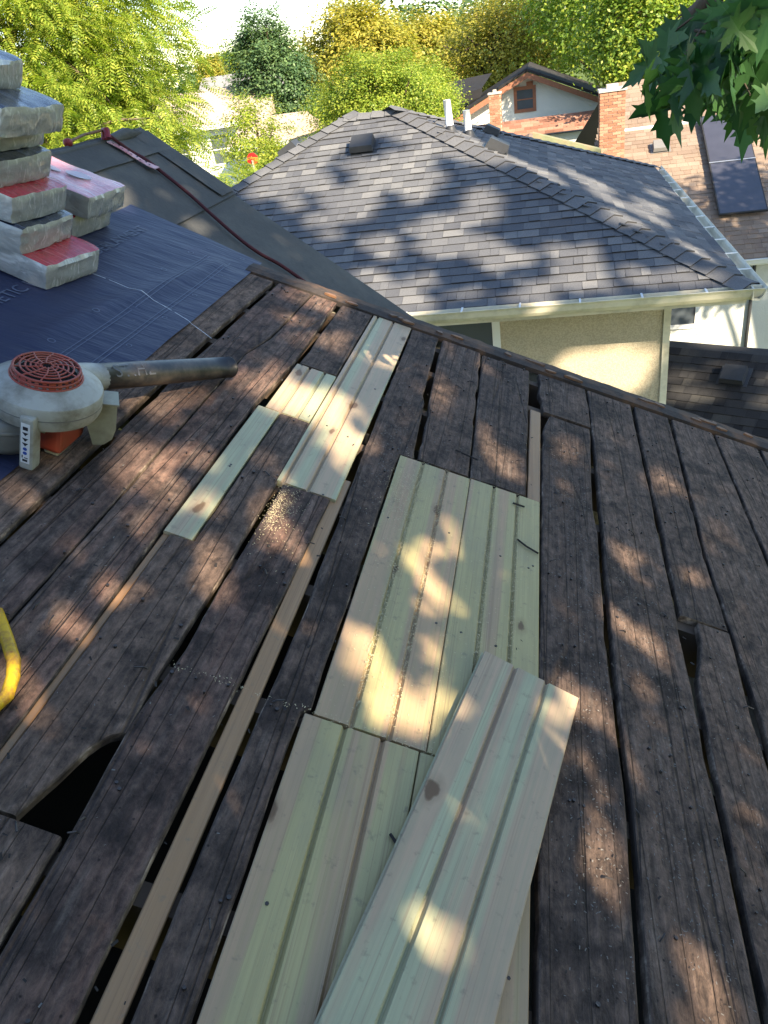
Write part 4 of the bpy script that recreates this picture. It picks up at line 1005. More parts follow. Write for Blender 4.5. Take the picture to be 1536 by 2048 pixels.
chimney(gh, go_, -1.92, -1.50, GD-2.9, GD-2.5, H-3.2, H-1.72, False, True, .07, .2)
# mossy ridge board of a low roof between the houses
lr = empty('low_mossy_roof', (0, 18.5, 0)); tag(lr, 'low roof with a mossy board along its top beside the brick chimney', 'roof')
V = [(-.25, -.25, H-1.98), (1.15, -.25, H-2.46), (1.15, .0, H-2.46), (-.25, .0, H-1.98)]; MB().add(V+[(x, y, z+.16) for x, y, z in V], [(0, 1, 5, 4), (1, 2, 6, 5), (4, 5, 6, 7), (3, 0, 4, 7), (2, 3, 7, 6)]).build('mossy_board', M['moss'], lr)
MB().add([(-.35, -.2, H-2.0), (1.2, -.2, H-2.5), (1.2, 1.6, H-2.5), (-.35, 1.6, H-2.0), (-1.9, -.2, H-2.6), (-1.9, 1.6, H-2.6)], [(0, 1, 2, 3), (4, 0, 3, 5)]).build('roof_face', M['shb'], lr)
MB().add([(-1.7, 0, 0), (1.1, 0, 0), (1.1, 0, H-2.6), (-.35, 0, H-2.1), (-1.7, 0, H-2.65), (-1.7, 1.5, 0), (1.1, 1.5, 0), (1.1, 1.5, H-2.6), (-1.7, 1.5, H-2.65)], [(0, 1, 2, 3, 4), (1, 6, 7, 2), (5, 0, 4, 8)]).build('wall', M['white_stucco'], lr)

# ================================================================= pale houses far left, sign
def far_house(x, y, wx, wy, ez, rz_, label, roofm, yaw=0., wins=True, hip=False):
    o = empty('far_house', (x, y, 0), (0, 0, yaw)); tag(o, label, 'house')
    MB().box((-wx/2, -wy/2, 0), (wx/2, wy/2, ez)).build('wall', M['white'], o)
    e = .5; b = MB(); b.add([(-wx/2-e, -wy/2-e, ez-.1), (wx/2+e, -wy/2-e, ez-.1), (wx/2+e, 0, rz_), (-wx/2-e, 0, rz_), (wx/2+e, wy/2+e, ez-.1), (-wx/2-e, wy/2+e, ez-.1)], [(0, 1, 2, 3), (3, 2, 4, 5), (0, 3, 5), (1, 4, 2)]); b.build('roof', roofm, o)
    MB().box((-wx/2-e, -wy/2-e-.03, ez-.28), (wx/2+e, -wy/2-e, ez-.1)).build('fascia', M['white'], o)
    if wins:
        for x_ in np.arange(-wx/2+.8, wx/2-.6, 1.9): window(o, (0, 0, 0), x_, x_+.85, -wy/2-.002, ez-1.7, ez-.55, M['white'])
    return o
M['paleroof'] = simple('pale_brown_roof', (.40, .31, .25), .9, .2, 14., .2); M['greyroof'] = simple('grey_roof', (.22, .21, .21), .9, .2, 14., .2)
far_house(-14.9, 38.5, 5.0, 6, H-1.5, H-.3, 'distant pale house with light brown roof behind the left trees', M['paleroof'], rad(6))
far_house(-17.0, 50, 4.6, 6, H-1.2, H+.2, 'distant grey roofed house rising behind the pale one', M['greyroof'], rad(6))
far_house(-10.6, 33.5, 1.8, 3, H-2.2, H-1.5, 'small white house glimpsed left of the dark tree', M['paleroof'], rad(-10))
sg = empty('road_sign', (-7.68, 21.6, 0)); tag(sg, 'small red sign on a pale post seen through the left shrubs', 'sign')
MB().prism([(.16*math.cos(a), .16*math.sin(a)) for a in np.linspace(.39, .39+6.283, 9)[:-1]], 0, .02, Matrix.Translation((0, 0, H-1.93)) @ Matrix.Rotation(rad(90), 4, 'X')).build('sign_plate', M['red'], sg)
MB().box((-.018, -.06, 0), (.018, -.025, H-1.95)).build('post', M['galv'], sg)

# ================================================================= TREES
def rand_unit(n):
    v = RNG.normal(size=(n, 3)); return v/np.linalg.norm(v, axis=1)[:, None]
def crown_points(nclump, per, R, C, spread, low=.55):
    """clump centres biased to the shell of a lumpy ellipsoid, leaves round each"""
    d = rand_unit(nclump); r = RNG.uniform(low, 1.0, nclump)**.6
    lump = np.array([1+.34*fnoise(a*2.1+C[0], b*2.1+C[1], c*2.1)+.22*fnoise(a*5+C[1], b*5, c*5+C[0]) for a, b, c in d])
    cc = d*(r*lump)[:, None]*np.array(R)+np.array(C)
    P = np.repeat(cc, per, 0)+RNG.normal(size=(nclump*per, 3))*spread*np.array([1, 1, .62])
    N = np.repeat(d, per, 0)
    return P, N, cc
def leaf_quads(P, N, size, out=.6, droop=.25):
    n = len(P); a = rand_unit(n)*(1-out)+N*out*.6+np.array([0, 0, .5]); a /= np.linalg.norm(a, axis=1)[:, None]
    t = np.cross(a, rand_unit(n)); t /= np.linalg.norm(t, axis=1)[:, None]; b = np.cross(a, t)
    s = size*RNG.uniform(.6, 1.25, n)[:, None]
    V = np.stack([P-t*s*.5, P+b*s*.30+a*s*.06, P+t*s*.5-a*s*.10, P-b*s*.30+a*s*.06], 1).reshape(-1, 3)
    F = np.arange(4*n).reshape(n, 4); return V, F
def limbs(name, base, top, r0, cc, mat, parent, nb=9, wob=.25):
    b = MB(); off = parent.location
    base, top = Vector(base), Vector(top); P = []
    for i in range(8):
        t = i/7; P.append(base.lerp(top, t)+Vector((wob*fnoise(t*2.3, base.x), wob*fnoise(t*2.3, base.y, 4), 0))*min(1, t*2))
    b.tube([p-off for p in P], [r0*(1-.75*i/7)*(1.25 if i == 0 else 1) for i in range(8)], 9); b.build('trunk', mat, parent, True)
    idx = RNG.choice(len(cc), min(nb, len(cc)), replace=False); lb = MB()
    for i in idx:
        e = Vector(cc[i]); s = P[random.choice((3, 4, 5, 6))]; m = s.lerp(e, .5)+Vector((0, 0, .15*(e-s).length))
        q = smooth([s, m, e], 4); k = len(q)
        lb.tube([p-off for p in q], [r0*.38*(1-.8*j/(k-1)) for j in range(k)], 6)
    lb.build('limb', mat, parent, True)
def tree(name, label, base, C, R, leaf, ncl, per, mat, spread, bark='bark', r0=.22, low=.5, group=None, nb=9):
    o = empty(name, (base[0], base[1], 0)); tag(o, label, 'tree', group)
    P, N, cc = crown_points(int(ncl*.42), int(per*2.2), R, C, spread*.82, low*.8)
    V, F = leaf_quads(P, N, leaf); V -= np.array(o.location)
    link('crown', np_mesh('crown', V, F), M[mat], o)
    limbs(name, (base[0], base[1], 0), (C[0], C[1], C[2]+R[2]*.35), r0, cc, M[bark], o, nb)
    return o
# --- compound-leaved trees at the left (each leaf a rachis with leaflets)
def compound(n=8, ln=.55, lw=.13, seed=0):
    rs = np.random.default_rng(seed); V = []; F = []
    def add(pts): q = len(V); V.extend(pts); F.append(tuple(range(q, q+len(pts))))
    def rp(t): return Vector((ln*t, .02*math.sin(3*t+seed), -.22*ln*t*t))
    add([rp(0)+Vector((0, .004, 0)), rp(0)-Vector((0, .004, 0)), rp(1)-Vector((0, .002, 0)), rp(1)+Vector((0, .002, 0))])
    for i in range(n):
        t = .14+.82*i/(n-1); sz = lw*(1.0-.45*abs(t-.45)); p = rp(t)
        for s in (-1, 1):
            d = Vector((.42, s*.85, -.30+.25*rs.random())).normalized(); nn = Vector((.85, -s*.42, .1)).normalized()
            add([p, p+d*sz*.45+nn*sz*.17, p+d*sz, p+d*sz*.45-nn*sz*.17])
    p = rp(1); add([p, p+Vector((.05, .018, -.02)), p+Vector((.11, 0, -.05)), p+Vector((.05, -.018, -.02))])
    return V, F
CL = [compound(8+i % 2, .50+.06*i, .135, i) for i in range(4)]
def compound_tree(name, label, base, C, R, n, scale, mat, single=0, r0=.16):
    o = empty(name, (base[0], base[1], 0)); tag(o, label, 'tree')
    ncl = n//14; P, N, cc = crown_points(ncl, 14, R, C, .36*scale, .25)
    me = []
    for V, F in CL:
        m_ = mesh('leaf', V, F); m_.materials.append(M[mat]); me.append(m_)
    CLn = [(np.array([tuple(v) for v in V]), F) for V, F in CL]
    d2 = (P[:, 0]**2+P[:, 1]**2); order = np.argsort(d2); AV = []; AF = []; q = 0
    for rank, i in enumerate(order):
        nn = N[i]; yaw = math.atan2(nn[1], nn[0])+random.gauss(0, .8); pit = random.gauss(.35, .35); rol = random.gauss(0, .5); sc = scale*random.uniform(.7, 1.2)
        R3 = (Matrix.Rotation(yaw, 3, 'Z') @ Matrix.Rotation(pit, 3, 'Y') @ Matrix.Rotation(rol, 3, 'X'))*sc
        p = P[i]-np.array(o.location); j = random.randrange(4)
        if rank < single:
            x = link('leaf', me[j], None, o); x.matrix_local = Matrix.Translation(p) @ R3.to_4x4()
        else:
            V = CLn[j][0] @ np.array(R3).T+p; AV.append(V); AF.append(np.array(CLn[j][1])+q); q += len(V)
    link('crown', np_mesh('crown', np.concatenate(AV), np.concatenate(AF)), M[mat], o)
    limbs(name, (base[0], base[1], 0), (C[0], C[1], C[2]+R[2]*.5), r0, cc, M['palebark'], o, 14, .4)
    return o
compound_tree('walnut_tree', 'large bright yellow green tree with feathery leaves filling the upper left', (-10.0, 15.6), (-9.85, 15.6, H+.2), (3.05, 3.0, 4.5), 21000, .74, 'lf_yel', 220)
compound_tree('walnut_sapling', 'smaller feathery yellow green tree between the felt roof and the grey roof', (-8.5, 19.6), (-8.55, 19.6, H-3.2), (1.6, 1.6, 1.75), 2600, .75, 'lf_yel', 0, .09)
# --- trees in the middle and far distance
tree('pale_shrub_tree', 'pale yellow green airy tree in front of the dark tree', (-9.4, 27), (-9.45, 27, H-1.9), (1.15, 1.1, 1.4), 0.0936, 351, 24, 'lf_lime', .20, r0=.12)
tree('dark_tree', 'dense dark green tree with a rounded upright crown against the sky', (-12.0, 38.5), (-12.0, 38.5, H-.5), (1.85, 1.75, 2.75), 0.144, 1755, 24, 'lf_dark', .28, r0=.25)
tree('yellow_tree', 'tall golden yellow tree in the distance right of the dark tree', (-11.0, 52), (-10.8, 52, H-.2), (3.3, 3.0, 3.2), 0.23, 1620, 24, 'lf_och', .55, r0=.3, group='golden trees in the distance')
tree('yellow_tree', 'distant golden tree behind the yellow green one, left of the sky gap', (-7.7, 58), (-7.4, 58, H-.7), (2.9, 2.6, 2.7), 0.23, 1080, 24, 'lf_och', .5, r0=.3, group='golden trees in the distance')
tree('lime_tree', 'yellow green tree rising just behind the grey roof ridge', (-4.9, 24.8), (-4.8, 24.8, H-1.5), (2.0, 1.7, 1.7), 0.0792, 2430, 29, 'lf_yel', .20, r0=.16)
tree('lime_tree', 'yellow green tree behind the white vent pipes', (-4.0, 29.0), (-3.95, 29.0, H-1.5), (1.1, 1.1, 1.3), 0.0864, 945, 24, 'lf_yel', .28, r0=.14)
tree('ochre_tree', 'yellow tree with dark branches showing above the gabled house', (-1.9, 46), (-2.0, 46, H-.9), (3.0, 2.8, 3.0), 0.158, 1485, 21, 'lf_och', .48, r0=.35, nb=22)
tree('green_tree', 'large green leafy tree behind the brick chimney', (3.4, 31.6), (3.25, 31.6, H-.2), (1.75, 1.8, 2.2), 0.137, 1485, 21, 'lf_grn', .42, 'palebark', .25, nb=14)
tree('green_tree', 'green tree at the far right behind the maple leaves', (6.6, 33.5), (6.6, 33.5, H-.6), (2.8, 2.6, 2.8), 0.158, 1485, 21, 'lf_grn', .45, 'palebark', .3)
tree('green_tree', 'yellow green tree showing past the right end of the brown roof', (7.6, 28.3), (7.5, 28.3, H-4.0), (1.3, 1.5, 2.2), 0.13, 945, 21, 'lf_yel', .36, r0=.2)
tree('green_tree', 'green tree filling the gap between ochre and big green tree', (2.9, 42), (2.8, 42, H+1.2), (3.7, 3.4, 3.0), 0.187, 1215, 21, 'lf_grn', .5, r0=.25)
tree('hedge_tree', 'low yellow shrubs at the foot of the dark tree', (-8.2, 24.5), (-8.0, 24.8, H-2.6), (.9, .9, .8), 0.0936, 486, 21, 'lf_lime', .26, r0=.07)
tree('shade_tree', 'leafy tree standing out of view at right whose shade falls on the solar panels', (10.3, 11.9), (10.1, 12.0, H+1.2), (1.7, 1.7, 1.3), .20, 420, 14, 'lf_grn', .4, r0=.2)
# far wood along the horizon: one mass
V_, F_, q = [], [], 0
for i in range(60):
    x = -95+i*3.1+random.uniform(-1, 1); y = random.uniform(88, 125); r = random.uniform(4, 7); top = random.uniform(1.2, 2.6) if -60 < x < -22 else random.uniform(3, 7)
    P, N, cc = crown_points(90, 14, (r, r, 4.5), (x, y, H+top-4.0), .9, .5); V, F = leaf_quads(P, N, .75); V_.append(V); F_.append(F+q); q += len(V)
o = link('far_wood', np_mesh('far_wood', np.concatenate(V_), np.concatenate(F_)), M['lf_dark']); tag(o, 'far line of dark trees along the horizon', 'trees', kind='stuff')
o = tree('orange_tree', 'small orange tinged tree far away under the sky gap', (-19.9, 51.5), (-19.9, 51.5, H+.1), (.75, .75, 1.2), 0.187, 405, 18, 'lf_och', .3, r0=.15)
tree('mid_tree', 'distant green tree left of the dark tree at the horizon', (-21.2, 58.5), (-21.0, 58.5, H-.2), (1.2, 1.2, 1.7), 0.245, 567, 18, 'lf_grn', .5, r0=.2)

# --- maples at our right and behind us: crown leaves set along sun rays to shape the dappled shade, one bough hangs into view
def maple_leaf(sz=.12, seed=0):
    half = [(0, 0), (.05, .09), (.20, -.02), (.32, -.04), (.22, .07), (.15, .15), (.38, .20), (.52, .16), (.44, .25), (.62, .40), (.40, .36), (.36, .43), (.13, .36), (.10, .55), (.26, .70), (.15, .70), (.17, .84), (.08, .88), (0, 1.15)]
    pts = [(x, y) for x, y in half]+[(-x, y) for x, y in half[-2:0:-1]]
    rs = random.Random(seed); c1, c2 = rs.uniform(.1, .35), rs.uniform(.05, .3)
    V = [(x*sz, y*sz-.0, -(c1*abs(x)+c2*(y-.3)**2)*sz*.6) for x, y in pts]
    c = len(V); V.append((0, .42*sz, .02*sz)); n = len(pts)
    F = [(i, (i+1) % n, c) for i in range(n)]
    V += [(-.002, 0, 0), (.002, 0, 0), (.001, -.45*sz, .05*sz), (-.001, -.45*sz, .05*sz)]; F.append((c+1, c+2, c+3, c+4))
    return V, F
MLm = []
for i in range(4):
    m_ = mesh('leaf', *maple_leaf(1.0, i)); m_.materials.append(M['lf_map']); MLm.append(m_)
STAR = np.array([(0, 0, 0), (.30, .05, -.05), (.55, .42, -.12), (.20, .50, 0), (0, 1.0, -.10), (-.20, .50, 0), (-.55, .42, -.12), (-.30, .05, -.05)])
STAR_F = np.array([(0, 1, 2, 3), (0, 3, 4, 5), (0, 5, 6, 7)])
pa = np.array([.70711, .70711, 0]); sv = np.array(SUN); qa = np.cross(sv, pa); qa = qa if qa[2] > 0 else -qa; qa /= np.linalg.norm(qa)
BLOBS=[(0.082,0.134,0.041,-0.019,-0.016,-0.036),(0.09,0.312,0.034,-0.014,-0.02,-0.051),(0.421,0.289,0.059,-0.022,-0.036,-0.059),(0.265,0.116,0.064,-0.028,-0.023,-0.04),(0.121,-0.011,0.042,-0.021,-0.019,-0.036),(0.614,0.483,0.12,-0.023,-0.023,-0.041),(0.536,0.264,0.039,-0.015,-0.025,-0.036),(1.553,0.809,0.161,-0.031,-0.131,-0.135),(1.474,0.6,0.071,-0.017,-0.066,-0.064),(1.007,0.455,0.076,-0.022,-0.062,-0.072),(0.923,0.485,0.052,-0.015,-0.033,-0.04),(0.526,0.013,0.094,0.036,0.019,-0.069),(0.691,0.05,0.024,-0.026,-0.072,-0.048),(0.477,-0.068,0.037,-0.017,-0.027,-0.034),(0.628,-0.078,0.03,-0.014,-0.034,-0.037),(1.067,0.13,0.078,-0.028,-0.06,-0.055),(1.626,0.439,0.087,-0.023,-0.074,-0.061),(1.054,0.345,0.098,-0.068,-0.062,-0.051),(1.096,0.258,0.072,-0.024,-0.036,-0.035),(0.567,-0.435,0.042,-0.046,-0.05,-0.02),(0.56,-0.364,0.031,-0.006,-0.018,-0.037),(0.565,-0.307,0.02,-0.01,-0.016,-0.015),(1.096,-0.239,0.05,-0.022,-0.029,-0.02),(0.986,-0.246,0.024,-0.011,-0.026,-0.019),(1.109,-0.293,0.026,-0.012,-0.022,-0.014),(0.888,-0.333,0.037,-0.018,-0.019,-0.014),(0.833,-0.342,0.023,-0.011,-0.021,-0.016),(0.732,-0.43,0.023,-0.012,-0.039,-0.028),(0.893,-0.236,0.017,-0.008,-0.027,-0.021),(0.857,-0.606,0.017,-0.031,-0.049,-0.006),(0.738,-0.636,0.022,-0.024,-0.047,-0.011),(0.819,-0.638,0.028,-0.016,-0.033,-0.018),(0.337,-0.702,0.034,-0.012,-0.012,-0.027),(0.432,-0.777,0.014,-0.022,-0.023,-0.001),(1.586,-0.506,-0.017,-0.04,-0.044,0.001),(1.339,-0.5,0.002,-0.039,-0.028,-0.002),(1.189,-0.485,0.01,-0.022,-0.029,-0.005),(1.321,-0.58,0.011,-0.024,-0.035,-0.004),(1.315,-0.623,-0.015,-0.021,-0.03,0.004),(1.197,-0.572,0.02,-0.01,-0.036,-0.017),(1.106,-0.695,0.03,-0.033,-0.075,-0.012),(1.011,-0.687,0.007,-0.042,-0.044,0),(0.969,-0.688,0.005,-0.025,-0.032,0),(1.149,-0.744,0.023,-0.013,-0.019,-0.007),(0.858,-0.765,0.006,-0.025,-0.056,0.003),(1.022,-0.785,0.025,-0.019,-0.086,-0.02),(0.685,-0.849,0.044,-0.017,-0.025,-0.03),(0.668,-0.9,0.025,-0.013,-0.026,-0.017),(0.548,-0.838,0.001,-0.02,-0.026,0.005),(0.769,-0.934,0.016,-0.006,-0.018,-0.018),(0.677,-0.935,0.013,-0.009,-0.014,-0.005),(0.74,-0.931,0.016,-0.006,-0.017,-0.018),(0.688,-1.009,0.008,-0.025,-0.046,0.008),(0.741,-1.005,0.005,-0.017,-0.018,0.003),(1.539,-0.863,0.022,-0.011,-0.026,-0.006),(1.338,-0.939,0.029,-0.009,-0.032,-0.02),(1.03,-0.993,0.013,-0.008,-0.026,-0.006),(0.817,-1.033,0.023,-0.015,-0.016,-0.004),(0.566,-0.911,0.005,-0.014,-0.019,0.003),(1.965,0.303,0.06,-0.016,-0.063,-0.041),(1.978,0.202,0.06,-0.034,-0.054,-0.028),(1.581,0.007,0.037,-0.042,-0.073,-0.03),(1.546,-0.123,0.036,-0.04,-0.063,-0.023),(1.477,-0.313,0.057,-0.038,-0.029,-0.011),(0.969,-0.616,0.037,-0.02,-0.028,-0.014),(2.093,-0.649,0.036,-0.016,-0.03,-0.008),(0.048,-0.011,0.028,-0.014,-0.011,-0.025),(0.255,-0.017,0.035,-0.016,-0.017,-0.027),(-0.038,-0.098,0.026,-0.014,-0.008,-0.02),(0.227,-0.241,0.029,-0.015,-0.015,-0.022),(0.366,-0.083,0.03,-0.014,-0.018,-0.024),(0.427,0.192,0.04,-0.016,-0.025,-0.039),(1.315,0.606,0.052,-0.013,-0.047,-0.05),(1.624,0.193,0.054,-0.017,-0.08,-0.057),(1.875,-0.186,0.06,-0.022,-0.064,-0.031),(2.157,-0.444,0.03,-0.034,-0.078,-0.015),(1.743,-0.689,0.011,-0.029,-0.058,-0.003),(1.336,-0.7,0.011,-0.025,-0.051,-0.003),(1.183,-0.91,0.011,-0.02,-0.042,0.001),(0.724,-0.798,0.018,-0.02,-0.032,-0.005),(0.95,-0.898,0.017,-0.018,-0.047,-0.003),(0.471,-0.198,0.015,-0.017,-0.042,-0.025),(1.973,2.287,0.081,-0.079,-0.085,-0.085),(1.511,1.55,0.078,-0.024,-0.033,-0.039),(1.87,2.359,0.08,-0.027,-0.065,-0.079),(1.984,2.075,0.04,-0.04,-0.042,-0.04),(1.141,1.729,0.078,-0.001,-0.058,-0.104),(0.92,1.827,0.097,0.001,-0.049,-0.104),(6.913,4.847,0.571,-0.293,-0.186,-0.273),(6.091,4.683,0.341,0.067,-0.159,-0.413),(6.47,3.703,0.181,-0.163,-0.206,-0.254),(6.184,3.519,0.472,-0.149,-0.147,-0.228),(6.483,3.47,0.155,-0.137,-0.398,-0.48),(5.635,3.504,0.254,-0.098,-0.119,-0.19),(5.44,4.172,0.313,-0.021,-0.1,-0.215),(5.578,3.977,0.117,-0.103,-0.128,-0.176),(5.134,4.44,0.184,0.036,-0.096,-0.299),(4.859,4.236,0.216,-0.085,-0.072,-0.135),(5.171,4.185,0.087,-0.075,-0.124,-0.181),(5.604,3.463,0.24,-0.204,-0.172,-0.227),(5.379,3.253,0.184,-0.152,-0.095,-0.126),(5.116,3.34,0.123,-0.1,-0.081,-0.112),(5.085,3.764,0.093,-0.078,-0.083,-0.119),(6.53,3.286,0.114,-0.101,-0.081,-0.096),(5.993,2.502,0.313,-0.138,-0.109,-0.147),(6.202,2.453,0.205,-0.075,-0.087,-0.118),(6.409,2.404,0.122,-0.1,-0.112,-0.125),(5.811,2.182,0.245,-0.106,-0.124,-0.166),(5.973,2.054,0.156,-0.123,-0.127,-0.143),(5.306,2.578,0.137,-0.108,-0.112,-0.141),(5.288,2.478,0.099,-0.077,-0.1,-0.125),(4.852,2.156,0.113,-0.084,-0.102,-0.131),(4.885,1.825,0.259,-0.106,-0.097,-0.142),(4.87,1.593,0.212,-0.086,-0.069,-0.1),(5.259,1.852,0.072,-0.054,-0.073,-0.087),(6.149,1.594,0.125,-0.052,-0.082,-0.101),(6.614,1.237,0.097,-0.074,-0.195,-0.19),(6.417,0.99,0.235,-0.095,-0.081,-0.091),(6.07,1.151,0.2,-0.081,-0.069,-0.082),(5.829,1.137,0.201,-0.081,-0.057,-0.07),(6.519,0.819,0.154,-0.062,-0.061,-0.066),(6.882,0.69,0.189,-0.076,-0.083,-0.086),(7.063,0.508,0.149,-0.059,-0.063,-0.062),(6.723,0.905,0.075,-0.056,-0.08,-0.075),(5.387,1.46,0.166,-0.068,-0.046,-0.061),(6.501,1.532,0.073,-0.057,-0.059,-0.06),(5.025,3.038,0.08,-0.064,-0.056,-0.076),(6.146,3.995,0.123,-0.111,-0.109,-0.142),(6.378,4.58,0.126,-0.12,-0.146,-0.193),(7.033,3.88,0.043,-0.256,-0.199,-0.168),(7.063,4.434,0.155,-0.328,-0.183,-0.191),(7.076,3.605,0.031,-0.185,-0.131,-0.108),(5.463,4.611,0.088,-0.08,-0.106,-0.155),(5.801,4.787,0.114,-0.106,-0.139,-0.198),(7.358,4.062,0.338,-0.462,-0.441,-0.277),(7.354,3.419,0.049,-0.375,-0.308,-0.164),(7.642,3.292,0.026,-0.228,-0.26,-0.13),(7.636,3.065,0.028,-0.245,-0.255,-0.122),(7.769,2.708,0.026,-0.236,-0.286,-0.123),(8.603,2.589,0.009,-0.162,-0.33,-0.126),(8.66,2.37,0.009,-0.181,-0.328,-0.117),(7.467,1.557,0.034,-0.242,-0.273,-0.085),(8.915,1.805,0.008,-0.227,-0.365,-0.107),(8.167,2.026,0.024,-0.275,-0.261,-0.089),(8.719,2.898,0.005,-0.105,-0.269,-0.11),(10.262,2.223,-0.009,-0.16,-0.376,-0.111),(10.655,2.14,-0.014,-0.162,-0.397,-0.11),(8.281,1.634,-0.064,-0.284,-0.259,-0.074),(7.574,0.838,-0.068,-0.194,-0.211,-0.045),(5.759,0.922,0.02,-0.074,-0.141,-0.042),(6.021,1.744,0.042,-0.175,-0.203,-0.081),(6.457,1.308,0.028,-0.128,-0.216,-0.069),(6.596,2.601,0.03,-0.159,-0.2,-0.096),(6.703,0.121,0.238,-0.088,0.027,-0.209),(6.904,0.106,0.275,-0.128,0.014,-0.145),(6.663,0.037,0.204,-0.123,0.001,-0.221),(6.946,-0.052,0.142,-0.193,-0.077,-0.141),(6.417,0.348,0.154,-0.021,0.022,-0.094),(10.096,-0.215,0.109,-0.188,-0.091,-0.053),(10.515,-0.432,0.096,-0.05,-0.061,-0.053),(9.147,-0.748,0.178,-0.16,-0.107,-0.079),(9.568,-1.255,0.169,-0.087,-0.068,-0.059),(9.335,-0.447,0.175,-0.091,-0.07,-0.065),(9.728,-0.548,0.082,-0.042,-0.057,-0.052),(9.906,-1.041,0.132,-0.119,-0.064,-0.044)]
BL = np.array(BLOBS)  # chosen sun patches on roofs and walls, kept clear of leaves
def lit(p, q):
    """gaps cut into the crowns along sun rays, so chosen spots are lit"""
    d = np.stack([p, q], 1)[:, None, :]-BL[None, :, :2]
    det = BL[:, 2]*BL[:, 5]-BL[:, 3]*BL[:, 4]
    s = (d[..., 0]*BL[:, 5]-d[..., 1]*BL[:, 4])/det; t = (d[..., 1]*BL[:, 2]-d[..., 0]*BL[:, 3])/det
    grow = 1+GROW/np.sqrt(np.abs(det))
    return ((s*s+t*t) < (grow*grow)[None, :]).any(1)
GROW = np.where(BL[:, 0] < 3.6, .027, np.where(BL[:, 0] < 7.4, .046, .030))
def canopy():
    trees = [(3.4, -4.6, 'maple_tree', 'tall maple on our right whose bough of large leaves hangs into the upper right'),
             (10.5, -4.2, 'maple_tree', 'second maple, unseen behind us to the right, crown shaped to cast dapples'), (18.5, -3.6, 'maple_tree', 'third maple, unseen farther right behind us, crown shaped to cast dapples')]
    out = []
    P_all = []; S_all = []
    for (p0, p1, q0, q1, dens, size) in ((-1.6, 3.6, -2.3, 2.75, 900, .13), (3.6, 9.0, -2.0, 5.6, 520, .165), (9.0, 14.0, -2.6, 4.8, 420, .175)):
        n = int((p1-p0)*(q1-q0)*dens); p = RNG.uniform(p0, p1, n); q = RNG.uniform(q0, q1, n)
        # no leaves here, so the far-left trees stay sunlit
        ok = ~((p > 3.0) & (p < 5.2) & (q > 2.7+(p-3.0)*1.15)); ok &= ~((p < 3.6) & (q > 2.75))
        s = size*RNG.uniform(.7, 1.2, n)
        ok &= ~((p > 5.6) & (q > 4.35))  # left bare so the grey roof's ridge stays sunlit
        m1 = lit(p, q); ok &= ~m1
        p, q, s = p[ok], q[ok], s[ok]
        Y = RNG.uniform(-6.2, -1.4, len(p)); Y = np.where((p < 1.9) & (q < .1) & (RNG.random(len(p)) < .75), RNG.uniform(-2.6, -.9, len(p)), Y); t = (.70711*p+qa[1]*q-Y)/-sv[1]
        P = p[:, None]*pa+q[:, None]*qa+t[:, None]*sv; P[:, 2] += H
        P_all.append(P); S_all.append(s)
    P = np.concatenate(P_all); S = np.concatenate(S_all); n = len(P)
    # leaf frame: roughly facing the light
    a = rand_unit(n)*.75+sv*.9; a /= np.linalg.norm(a, axis=1)[:, None]; tt = np.cross(a, rand_unit(n)); tt /= np.linalg.norm(tt, axis=1)[:, None]; bb = np.cross(a, tt)
    c0 = STAR-np.array([0, .45, 0])
    V = P[:, None, :]+S[:, None, None]*(c0[None, :, 0:1]*tt[:, None, :]+c0[None, :, 1:2]*bb[:, None, :]+c0[None, :, 2:3]*a[:, None, :])
    own = np.where(P[:, 0] < 7., 0, np.where(P[:, 0] < 14.5, 1, 2))
    res = []
    for k, (x, y, nm, lab) in enumerate(trees):
        o = empty(nm, (x, y, 0)); tag(o, lab, 'tree', 'maples behind us'); sel = own == k
        Vk = (V[sel]-np.array([x, y, 0])).reshape(-1, 3); m = int(sel.sum()); F = (STAR_F[None]+(np.arange(m)*8)[:, None, None]).reshape(-1, 4)
        link('crown', np_mesh('crown', Vk, F), M['lf_map'], o)
        cc = P[sel]; limbs(nm, (x, y, 0), (x+.3, y, float(cc[:, 2].max())-.5), .30, cc, M['bark'], o, 16, .5)
        res.append(o)
    return res
maples = canopy(); mp = maples[0]
off = mp.location
tw = MB(); ends = [((0.241, 2.287, 7.393), 1), ((0.285, 2.081, 7.375), 1), ((0.356, 2.171, 7.392), 1), ((0.375, 1.965, 7.368), 1), ((0.44, 2.053, 7.385), 4), ((0.315, 2.48, 7.458), 1), ((0.405, 2.366, 7.467), 1), ((0.405, 1.856, 7.334), 4), ((0.479, 1.942, 7.347), 4), ((0.515, 2.139, 7.431), 4)]
limb = smooth([Vector((3.5, -4.4, H+.6)), Vector((3.3, -2.2, H+1.7)), Vector((2.6, .6, H+1.5)), Vector((0.519, 2.241, 7.601)), Vector((0.442, 2.206, 7.48))], 6)
bo = MB().tube([p-off for p in limb], [.075-.066*i/(len(limb)-1) for i in range(len(limb))], 8).build('bough', M['bark'], mp, True)
for e, k in ends:
    s = limb[-k]; e = Vector(e); m_ = s.lerp(e, .5)+Vector((0, 0, .04)); q = smooth([s, m_, e], 4)
    tw.tube([p-off for p in q], [.005-.0035*i/(len(q)-1) for i in range(len(q))], 5)
tw.build('twig', M['bark'], bo, True)
